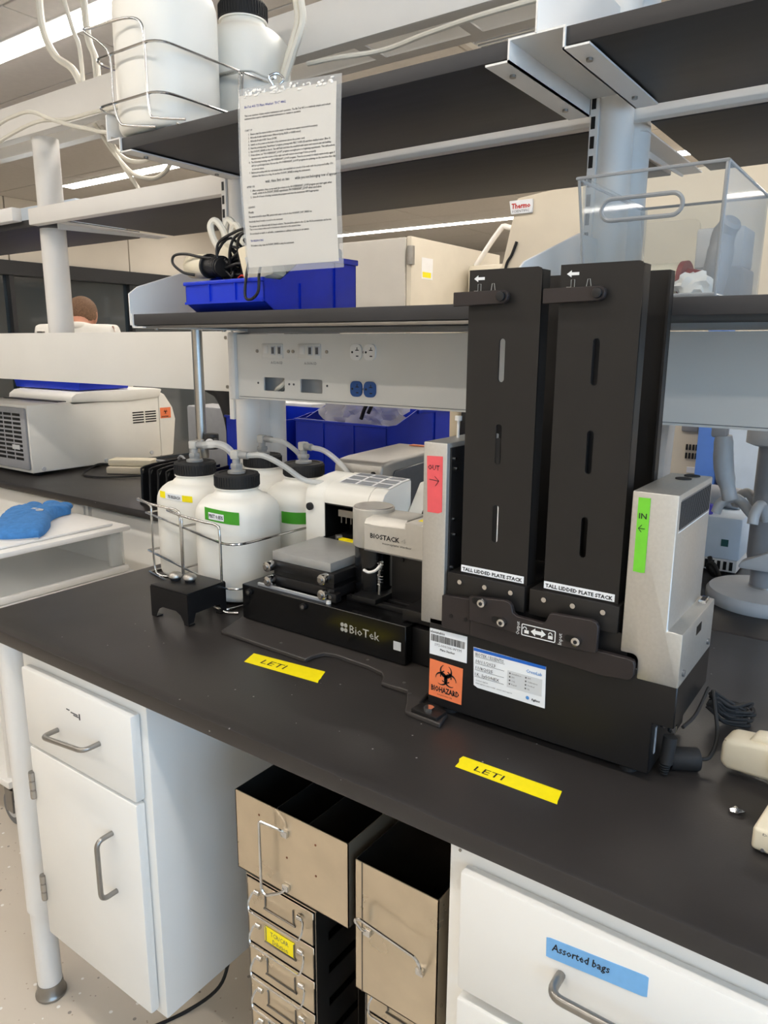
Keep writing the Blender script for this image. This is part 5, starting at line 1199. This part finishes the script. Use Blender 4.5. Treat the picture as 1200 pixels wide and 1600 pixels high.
# =================================================================== LEFT REAR: centrifuge and neighbours
cf = thing('centrifuge', 'white benchtop centrifuge with side grille', 'centrifuge', (-1.78, 1.36, ZB))
fx0, fx1, fy0, fy1 = -2.02, -1.5, 1.0, 1.745
MB().prism([(fy0, ZB + .015), (fy0 + .0, 1.222), (1.20, 1.225), (1.215, 1.215), (fy1 - .07, 1.225), (fy1 - .07, ZB + .015)], 'x', fx0, fx1, .006, 2).build('body', 'washer_white', cf)
MB().prism([(fy1 - .068, ZB + .015), (fy1 - .068, 1.255), (fy1 - .03, 1.235), (fy1 + .015, 1.17), (fy1 + .03, 1.11), (fy1 + .005, ZB + .015)], 'x', fx0, fx1, .008, 2).build('front_fascia', 'washer_white', cf)
MB().prism([(1.20, 1.222), (1.205, 1.245), (1.23, 1.262), (1.28, 1.268), (fy1 - .09, 1.268), (fy1 - .05, 1.262), (fy1 - .072, 1.222), (1.5, 1.214)], 'x', fx0 + .0, fx1 + .008, .006, 2).build('lid', 'washer_white', cf)
MB().box(fx0 + .03, fx1 - .03, 1.16, 1.20, 1.222, 1.228).build('hinge_slot', 'black_plastic', cf)
gr = MB().box(fx0 + .02, fx1 - .006, fy0 - .012, fy0, ZB + .03, 1.21, .006).build('rear_panel', 'plastic_grey', cf)
for i in range(6):
    for j in range(11):
        MB().box(fx0 + .06 + i * .072, fx0 + .12 + i * .072, fy0 - .0135, fy0 - .0115, ZB + .07 + j * .019, ZB + .081 + j * .019).build('grille_slot', 'deep_black', gr)
MB().box(-1.62, -1.56, fy0 - .016, fy0 - .012, 1.03, 1.05, .002).build('badge', 'light_grey', gr)
for i in range(2):
    for j in range(5):
        MB().box(fx1 - .001, fx1 + .001, 1.52 + i * .072, 1.583 + i * .072, 1.105 + j * .012, 1.111 + j * .012).build('vent_slot', 'deep_black', cf)
cs_ = MB().box(fx1 - .0005, fx1 + .001, 1.682, 1.745, 1.118, 1.17).build('biohazard_sticker', 'orange_label', cf)
biohazard(1.713, 1.149, fx1 + .0015, .014, cs_, ax='x')
text('BIOHAZARD', 'ink', cs_, (fx1 + .0015, 1.688, 1.123), .009, right=(0, 1, 0), fit=.042, bold=.0003)
for yy, zz in ((1.05, .945), (1.36, .945), (1.615, .955)): MB().cyl((fx1, yy, zz), (fx1 + .005, yy, zz), .009, n=16).build('screw', 'light_grey', cf)
for xx in (fx0 + .06, fx1 - .06):
    for yy in (1.06, 1.6): MB().cyl((xx, yy, ZB), (xx, yy, ZB + .016), .02, n=14).build('foot', 'rubber', cf)
bb3 = single('storage_bin', MB().prism([(-2.05, 1.272), (-1.52, 1.272), (-1.49, 1.345), (-2.08, 1.345)], 'y', 1.26, 1.52, .004), 'blue_bin', 'blue plastic bin sitting on top of the centrifuge lid', 'bin')
# beige power strip / adapter with cord
ps = thing('power_brick', 'beige stacked adapter bricks on the rear worktop', 'adapter', (-1.27, 1.32, ZB))
MB().box(-.09, .09, -.045, .045, 0, .032, .008, M=Matrix.Translation((-1.27, 1.32, ZB)) @ Matrix.Rotation(.5, 4, 'Z')).build('lower_brick', 'beige', ps)
MB().box(-.10, .10, -.04, .04, .033, .062, .008, M=Matrix.Translation((-1.27, 1.34, ZB)) @ Matrix.Rotation(.55, 4, 'Z')).build('upper_brick', 'device_cream', ps)
MB().tube([(-1.35, 1.29, .95), (-1.40, 1.25, .95), (-1.40, 1.18, .922), (-1.33, 1.14, .92), (-1.22, 1.18, .92), (-1.1, 1.3, .925)], .004, 8, 6).build('cord', 'rubber', ps)
cable('dark charger lead curling beside the beige bricks', [[(-1.18, 1.40, .97), (-1.08, 1.42, .965), (-1.0, 1.42, .96)], [(-1.05, 1.41, .97), (-1.03, 1.41, 1.0), (-1.0, 1.41, .99), (-.98, 1.41, .95), (-.94, 1.40, .96)]], .006, 'plastic_grey')
# black sorter rack
br = thing('sorter_rack', 'black plastic slotted sorter rack behind the bottles', 'rack', (-.50, 1.0, ZB))
MB().box(-.665, -.36, .925, 1.10, ZB, ZB + .012, .002).build('base', 'black_plastic', br)
for k in range(7):
    X = -.655 + k * .046
    MB().prism([(.928, ZB + .012), (.932, ZB + .11), (.945, ZB + .135), (1.09, ZB + .145), (1.095, ZB + .012)], 'x', X, X + .006, .001, 1).build('divider', 'black_plastic', br)
    MB().tube([(X + .003, .928, ZB + .012), (X + .003, .932, ZB + .11), (X + .003, .946, ZB + .136), (X + .003, 1.09, ZB + .146)], .0042, 6, 3).build('rounded_edge', 'black_plastic', br)
# steel pole with clamp and gauge
po = thing('support_pole', 'stainless steel support pole rising from bench to shelf', 'pole', (.045, .60, ZB))
px_, py_ = .045, .615
MB().cyl((px_, py_, ZB), (px_, py_, 1.518), .0135, n=24).build('pole', 'brushed', po)
MB().cyl((px_, py_, 1.185), (px_, py_, 1.235), .018, n=24, bev=.002).build('clamp', 'steel_grey', po)
MB().cyl((px_, py_, ZB), (px_, py_, ZB + .01), .03, n=24).build('base_flange', 'steel_grey', po)
MB().box(px_ + .012, px_ + .035, py_ - .008, py_ + .008, 1.21, 1.235, .002).build('clamp_screw', 'chrome', po)
rg = thing('pressure_regulator', 'black air regulator with round white gauge on the pole', 'regulator', (.085, .60, 1.205))
MB().cyl((.087, .612, 1.212), (.087, .612, 1.252), .0185, n=24, bev=.003).build('body', 'black_plastic', rg)
MB().cyl((.070, .60, 1.222), (.052, .607, 1.222), .007, n=12).build('inlet', 'chrome', rg)
MB().cyl((.098, .606, 1.230), (.107, .588, 1.230), .0155, n=24).build('gauge_case', 'black_plastic', rg)
MB().cyl((.1068, .5884, 1.230), (.1075, .587, 1.230), .0125, n=24).build('dial', 'white_plastic', rg)
MB().tube([(.1073, .5866, 1.228), (.108, .5867, 1.237)], .0007, 5, 1).build('needle', 'ink', rg)
wd = single('wood_block', MB().box(-.12, -.06, .905, .96, ZB, 1.12, .003), 'wood_block', 'pale wooden block behind the steel pole', 'block')
ck = single('cork_ball', MB().ball((-.16, 1.03, 1.07), (.09, .05, .05)).box(-.20, -.12, 1.00, 1.06, ZB, 1.05), 'brown_cork', 'brown rounded object behind the yellow labelled bottle', 'object')
# blue bins on the rear worktop
stack_bin('storage_bin', 'blue plastic bin left of the white upright', -.285, 1.13, ZB, 0, .28, .30, .335, .318, 'blue_bin')
stack_bin('storage_bin', 'large blue plastic bin of plastic bags behind the outlet panel', .085, 1.135, ZB, math.radians(-3), .385, .34, .365, .325, 'blue_bin')
bgm = MB(); bmesh.ops.create_icosphere(bgm.bm, subdivisions=4, radius=1)
for v_ in bgm.bm.verts:
    n_ = 1 + .28 * math.sin(9 * v_.co.x + 4 * v_.co.z) * math.cos(8 * v_.co.y) + random.uniform(-.08, .08)
    v_.co = Vector((.075 + v_.co.x * .135 * n_, 1.30 + v_.co.y * .11 * n_, 1.25 + v_.co.z * .085 * n_))
single('plastic_bags', bgm, 'clear_bag', 'crumpled clear plastic bags heaped in the large blue bin', 'bag')
cable('black bag tie sticking out of the clear bags', [[(.14, 1.18, 1.25), (.155, 1.18, 1.285), (.178, 1.18, 1.315), (.186, 1.18, 1.305), (.168, 1.18, 1.27)]], .006, 'rubber', name='tie', cat='tie')
gb2 = single('grey_equipment', MB().box(-.66, -.30, 1.45, 1.60, ZB, 1.26, .008), 'light_grey', 'pale grey equipment box behind the blue bin', 'box')
gb3 = single('grey_equipment', MB().box(-1.02, -.74, 1.45, 1.60, ZB, 1.22, .008), 'plastic_grey', 'dark grey equipment box beside the centrifuge', 'box')
bh = thing('black_hose', 'thick black curved hose behind the steel pole', 'hose', (-.5, 1.2, ZB))
MB().tube([(-.66, 1.27, 1.33), (-.58, 1.26, 1.30), (-.51, 1.24, 1.22), (-.47, 1.22, 1.10), (-.465, 1.2, ZB + .02)], .033, 14, 6).build('hose', 'rubber', bh)
bk = thing('black_screen', 'dark tilted monitor behind the left plate stack', 'monitor', (.62, 1.25, ZB))
MB().prism([(1.28, 1.02), (1.33, 1.34), (1.365, 1.34), (1.315, 1.02)], 'x', .42, .60, .004, 2).build('panel', 'black_plastic', bk)
MB().box(.49, .53, 1.30, 1.34, ZB, 1.05, .003).build('stem', 'black_plastic', bk)
MB().box(.42, .60, 1.24, 1.42, ZB, ZB + .012, .003).build('base', 'black_plastic', bk)

# =================================================================== RIGHT REAR: carousel, devices
pc_ = thing('pipette_carousel', 'grey pipette stand with round base at the right', 'pipette stand', (1.335, 1.10, ZB))
qx, qy = 1.335, 1.105
MB().lathe((qx, qy, ZB), [(.115, 0), (.118, .004), (.118, .022), (.112, .030), (.05, .036), (.03, .038)], 48).build('base', 'light_grey', pc_)
MB().lathe((qx, qy, ZB), [(.030, .036), (.030, .10)], 32).build('lower_post', 'plastic_grey', pc_)
MB().lathe((qx, qy, ZB), [(.0315, .037), (.0315, .042)], 32).build('chrome_ring', 'chrome', pc_)
MB().lathe((qx, qy, ZB), [(.040, .10), (.042, .11), (.042, .36), (.06, .375)], 32).build('column', 'plastic_grey', pc_)
MB().lathe((qx, qy, ZB), [(.055, .355), (.068, .36), (.068, .405), (.062, .412)], 36).build('head', 'light_grey', pc_)
for k in range(6):
    a = math.radians(200 + 60 * k); dx, dy = math.cos(a), math.sin(a)
    MB().tube([(qx + dx * .04, qy + dy * .04, ZB + .20), (qx + dx * .075, qy + dy * .075, ZB + .235), (qx + dx * .105, qy + dy * .105, ZB + .225), (qx + dx * .115, qy + dy * .115, ZB + .20)], .011, 10, 5).build('arm', 'light_grey', pc_)
MB().prism([(qx - .05, ZB + .085), (qx + .05, ZB + .085), (qx + .06, ZB + .12), (qx + .045, ZB + .15), (qx - .045, ZB + .10)], 'y', qy - .055, qy - .02, .006, 2).build('clip', 'light_grey', pc_)
p1 = thing('pipette', 'pale pipette body hanging on the carousel', 'pipette', (1.235, 1.06, ZB + .21))
MB().tube([(1.255, 1.06, 1.15), (1.236, 1.055, 1.22), (1.230, 1.05, 1.29)], [.016, .02, .021, .020, .017], 16, 5).build('body', 'light_grey', p1)
MB().box(1.205, 1.238, 1.04, 1.065, 1.285, 1.315, .006).build('hook', 'plastic_grey', p1)
MB().cyl((1.228, 1.05, 1.31), (1.226, 1.05, 1.335), .005, n=12).build('button', 'red_print', p1)
wv_ = thing('vent_device', 'white bench device with a row of vent slots', 'lab instrument', (1.14, 1.38, ZB))
MB().box(1.03, 1.25, 1.28, 1.52, .953, 1.062, .006).build('case', 'pale_blue_white', wv_)
MB().box(1.035, 1.245, 1.285, 1.515, .922, .953).build('vent_band', 'white_plastic', wv_)
for k in range(14): MB().box(1.04 + k * .0145, 1.048 + k * .0145, 1.2838, 1.2852, .926, .948).build('slot', 'deep_black', wv_)
MB().box(1.205, 1.222, 1.279, 1.2805, .988, 1.006).build('badge', 'dark_green_chip', wv_)
for xx in (1.05, 1.23):
    for yy in (1.30, 1.5): MB().cyl((xx, yy, ZB), (xx, yy, .923), .012, n=12).build('foot', 'rubber', wv_)
single('purple_cap', MB().cyl((1.165, 1.30, 1.062), (1.165, 1.30, 1.088), .010, n=16, bev=.002), 'purple', 'small purple tube cap on the white vented device', 'cap')
single('grey_roller', MB().cyl((1.05, 1.42, 1.094), (1.22, 1.40, 1.090), .028, n=24, bev=.004), 'plastic_grey', 'grey cylinder lying on the white vented device', 'cylinder')
cable('black cord coiled below the white vented device', [[(1.19, 1.24, ZB + .05), (1.20, 1.22, ZB + .03), (1.21, 1.22, ZB + .015), (1.20, 1.24, ZB + .008), (1.19, 1.23, ZB + .03), (1.205, 1.215, ZB + .04), (1.22, 1.22, ZB + .01)]], .006, 'rubber', name='cord')
bm_ = thing('black_monitor', 'black curved monitor with grey side edge behind the stacker', 'monitor', (1.0, 1.25, ZB))
MB().prism([(1.19, 1.02), (1.175, 1.12), (1.18, 1.22), (1.20, 1.31), (1.24, 1.31), (1.23, 1.22), (1.225, 1.12), (1.24, 1.02)], 'x', .78, 1.058, .006, 2).build('shell', 'gloss_black', bm_)
MB().prism([(1.185, 1.02), (1.17, 1.12), (1.175, 1.22), (1.195, 1.315), (1.25, 1.315), (1.24, 1.22), (1.235, 1.12), (1.25, 1.02)], 'x', 1.059, 1.078, .004, 2).build('side_edge', 'light_grey', bm_)
MB().box(.88, .96, 1.19, 1.25, ZB, 1.03, .004).build('stand', 'black_plastic', bm_)
MB().box(.82, 1.02, 1.14, 1.30, ZB, ZB + .012, .004).build('base', 'black_plastic', bm_)

# =================================================================== FAR BACKGROUND
fz = thing('lab_freezer', 'tall pale freezer cabinet in the background', 'freezer', (-1.14, 3.5, 0))
MB().box(-1.42, -.935, 3.0, 4.1, .08, 2.08, .006).build('body', 'fridge_grey', fz)
MB().box(-.934, -.90, 3.01, 4.10, .12, 2.085, .006).build('door', 'cream', fz)
MB().box(-1.40, -.95, 3.05, 4.05, 0, .08).build('plinth', 'black_plastic', fz)
for zz in (1.98, 1.2, .4): MB().cyl((-.90, 3.006, zz - .05), (-.90, 3.006, zz + .05), .022, n=14).build('hinge', 'steel_grey', fz)
MB().box(-.8995, -.8985, 3.12, 3.24, 1.86, 1.98).build('notice', 'card_white', fz)
MB().box(-.8994, -.8980, 3.13, 3.22, 1.87, 1.90).build('yellow_strip', 'yellow_tape', fz)
nt_ = MB().box(-1.40, -1.30, 2.9985, 3.0, 1.70, 1.87).build('notice', 'card_white', fz)
for k in range(5): MB().box(-1.39, -1.31, 2.9975, 2.9985, 1.72 + k * .028, 1.724 + k * .028).build('print_line', 'ink_grey', nt_)
MB().box(-1.385, -1.35, 2.9975, 2.9990, 1.865, 1.90).build('green_magnet', 'green_tape', fz)
f2 = thing('lab_freezer', 'second cream cabinet beside the freezer with wire frame on top', 'freezer', (-.4, 3.9, 0))
MB().box(-.86, -.10, 3.6, 4.4, .06, 1.97, .008).build('body', 'cream', f2)
MB().box(-.84, -.12, 3.58, 3.6, .10, 1.93, .004).build('door', 'panel_white', f2)
MB().box(-.82, -.14, 3.65, 4.35, 0, .06).build('plinth', 'black_plastic', f2)
MB().tube([(-.82, 3.62, 1.97), (-.66, 3.62, 2.17), (-.60, 3.62, 2.18), (-.36, 3.62, 2.10), (-.16, 3.62, 1.99)], .016, 10, 3).build('wire_frame', 'white_paint', f2)
MB().tube([(-.55, 3.8, 1.97), (-.5, 3.8, 2.1), (-.42, 3.8, 1.97), (-.34, 3.8, 2.1), (-.26, 3.8, 1.97)], .01, 8, 2).build('wire_basket', 'white_paint', f2)
th = thing('safety_cabinet', 'large beige cabinet with red and white maker badge behind the stacks', 'cabinet', (.6, 2.5, 0))
MB().prism([(-.01, .0), (1.35, 0), (1.35, 2.10), (.30, 2.073), (.145, 2.056), (.088, 1.802), (-.01, 1.75)], 'y', 2.2, 2.9, .008, 2).build('body', 'beige', th)
bg = MB().prism([(.118, 2.046), (.219, 2.0455), (.219, 1.994), (.127, 1.994)], 'y', 2.188, 2.20, .002, 1).build('badge', 'card_white', th)
text('Thermo', 'red_print', bg, (.130, 2.1865, 2.015), .027, fit=.082, bold=.0008)
text('SCIENTIFIC', 'ink_grey', bg, (.132, 2.1865, 2.000), .012, fit=.075)
MB().prism(rrect(.62, .86, 1.70, 1.92, .03), 'y', 2.195, 2.20, .002, 1).build('side_panel', 'beige', th)
cp_ = thing('rear_cabinet', 'beige floor unit with vent strip seen under the outlet panel', 'cabinet', (.7, 2.1, 0))
MB().box(.30, 1.02, 2.05, 2.18, 0, 1.38, .01).build('body', 'beige', cp_)
MB().box(.895, .95, 2.043, 2.05, 1.19, 1.235, .003).build('window', 'plastic_grey', cp_)
for r_ in range(2):
    for k in range(9): MB().box(.915 + k * .011, .921 + k * .011, 2.045, 2.051, 1.095 + r_ * .03, 1.115 + r_ * .03).build('vent_slot', 'ink', cp_)
MB().box(.925, .975, 2.044, 2.05, 1.045, 1.065).build('label_plate', 'card_white', cp_)
single('blue_column', MB().box(.975, 1.04, 1.94, 2.03, 0, 1.6, .004), 'blue_pillar', 'blue vertical post seen under the right outlet panel', 'post')
wc2 = single('white_cabinet', MB().box(1.055, 1.6, 1.92, 2.04, 0, 1.38, .01), 'pale_blue_white', 'white cabinet side beyond the pipette stand', 'cabinet')
cable('thin dark cable hanging beside the maker badge cabinet', [[(.155, 2.195, 1.89), (.135, 2.195, 1.84), (.112, 2.195, 1.80), (.10, 2.195, 1.70)]], .006, 'rubber')
# far bench line with shelving below the lamps
for k, (x0, x1) in enumerate(((-4.5, -2.6), (-2.2, -.3), (.2, 2.2))):
    fb = thing('far_bench', ['far left', 'far middle', 'far right'][k] + ' white bench with open shelves by the back wall', 'bench', ((x0 + x1) / 2, 7.2, 0))
    MB().box(x0, x1, 6.9, 7.6, .88, .92).build('worktop', 'black_epoxy', fb)
    MB().box(x0, x1, 7.0, 7.55, 0, .88).build('cabinet', 'cabinet_white', fb)
    for zz in (1.5, 1.9): MB().box(x0, x1, 7.2, 7.55, zz, zz + .03).build('shelf', 'white_paint', fb)
    for xx in (x0 + .05, x1 - .1): MB().box(xx, xx + .05, 7.5, 7.55, .92, 2.3).build('upright', 'white_paint', fb)

# =================================================================== PERSON in a white coat, seen from behind
pn = thing('person', 'person in a white lab coat seen from behind, left rear', 'person', (-2.93, 2.18, 0), math.radians(38), local=True)
pn.scale = (1.06, 1.06, 1.09)
def skin_mesh(name, verts, edges, m, root=0, sub=2):
    me = bpy.data.meshes.new(name); me.from_pydata([v[0] for v in verts], edges, [])
    o = bpy.data.objects.new(name, me); COL.objects.link(o); o.parent = pn
    md = o.modifiers.new('Skin', 'SKIN'); md.use_smooth_shade = True
    for i, v in enumerate(verts):
        r = v[1] if hasattr(v[1], '__len__') else (v[1], v[1]); me.skin_vertices[0].data[i].radius = r
        me.skin_vertices[0].data[i].use_root = (i == root)
    sd = o.modifiers.new('Sub', 'SUBSURF'); sd.levels = sub; sd.render_levels = sub
    me.materials.append(MATS[m]); return o
V = [((0, 0, .95), (.155, .115)), ((0, 0, 1.15), (.145, .105)), ((0, 0, 1.38), (.17, .11)), ((0, .0, 1.44), (.075, .07)), ((0, .04, 1.475), (.056, .058)), ((0, .09, 1.505), (.072, .085)), ((0, .115, 1.555), (.080, .092)), ((0, .11, 1.60), (.055, .07))]
E_ = [(i, i + 1) for i in range(7)]
def chain(start, pts):
    i = start
    for p in pts: V.append(p); E_.append((i, len(V) - 1)); i = len(V) - 1
    return i
for s in (-1, 1):
    h = chain(2, [((s * .19, 0, 1.42), .06), ((s * .24, .02, 1.15), .045), ((s * .20, .2, .98), .036), ((s * .18, .27, .97), (.035, .02))])
    for f in range(4): chain(h, [((s * (.15 + f * .02), .33, .965 - .004 * f), .009), ((s * (.15 + f * .02), .365 - .004 * abs(f - 1.5), .95), .008)])
    chain(h, [((s * .135, .29, .96), .010), ((s * .125, .32, .95), .009)])
    chain(0, [((s * .10, 0, .85), .088), ((s * .105, .02, .48), .058), ((s * .11, -.01, .09), .042), ((s * .115, .10, .045), (.042, .034)), ((s * .12, .17, .035), (.036, .025))])
V += [((0, .215, 1.52), .014)]; E_.append((6, len(V) - 1))
for s in (-1, 1): V.append(((s * .085, .10, 1.53), .016)); E_.append((6, len(V) - 1))
skin_mesh('body', V, E_, 'skin')
# coat
V2 = [((0, 0, 1.47), (.085, .08)), ((0, 0, 1.40), (.20, .125)), ((0, 0, 1.2), (.175, .125)), ((0, 0, .95), (.19, .145)), ((0, 0, .62), (.21, .16))]
E2 = [(0, 1), (1, 2), (2, 3), (3, 4)]
for s in (-1, 1):
    i = 1
    for p in (((s * .20, 0, 1.415), .075), ((s * .25, .02, 1.15), .06), ((s * .205, .18, .99), .05)):
        V2.append(p); E2.append((i, len(V2) - 1)); i = len(V2) - 1
skin_mesh('lab_coat', V2, E2, 'coat_white', 1)
co = MB().tube([(.06, .08, 1.425), (.085, .02, 1.445), (.055, -.055, 1.46), (0, -.07, 1.462), (-.055, -.055, 1.46), (-.085, .02, 1.445), (-.06, .08, 1.425)], .022, 10, 4).build('collar', 'coat_white', pn)
hr = MB(); bmesh.ops.create_icosphere(hr.bm, subdivisions=4, radius=1)
for v_ in list(hr.bm.verts): v_.co = Vector((v_.co.x * .088 + random.uniform(-.001, .001), .10 + v_.co.y * .104, 1.545 + v_.co.z * .092))
bmesh.ops.delete(hr.bm, geom=[v_ for v_ in hr.bm.verts if v_.co.z < 1.49 or (v_.co.y > .15 and v_.co.z < 1.60)], context='VERTS')
hr.build('hair', 'hair_brown', pn)
for s in (-1, 1):
    MB().tube([(s * .11, 0, .62), (s * .108, .02, .45), (s * .112, 0, .08)], [.105, .085, .07, .065], 16, 6).build('trouser_leg', 'trousers_dark', pn)
    MB().box(s * .115 - .045, s * .115 + .045, -.06, .2, 0, .075, .03, 3).build('shoe', 'black_plastic', pn)
for s in (-1, 1): MB().ball((s * .03, .20, 1.545), (.012, .008, .007), 10).build('eye', 'white_plastic', pn)
MB().box(-.022, .022, .175, .187, 1.475, 1.482, .002).build('mouth', 'red_print', pn)
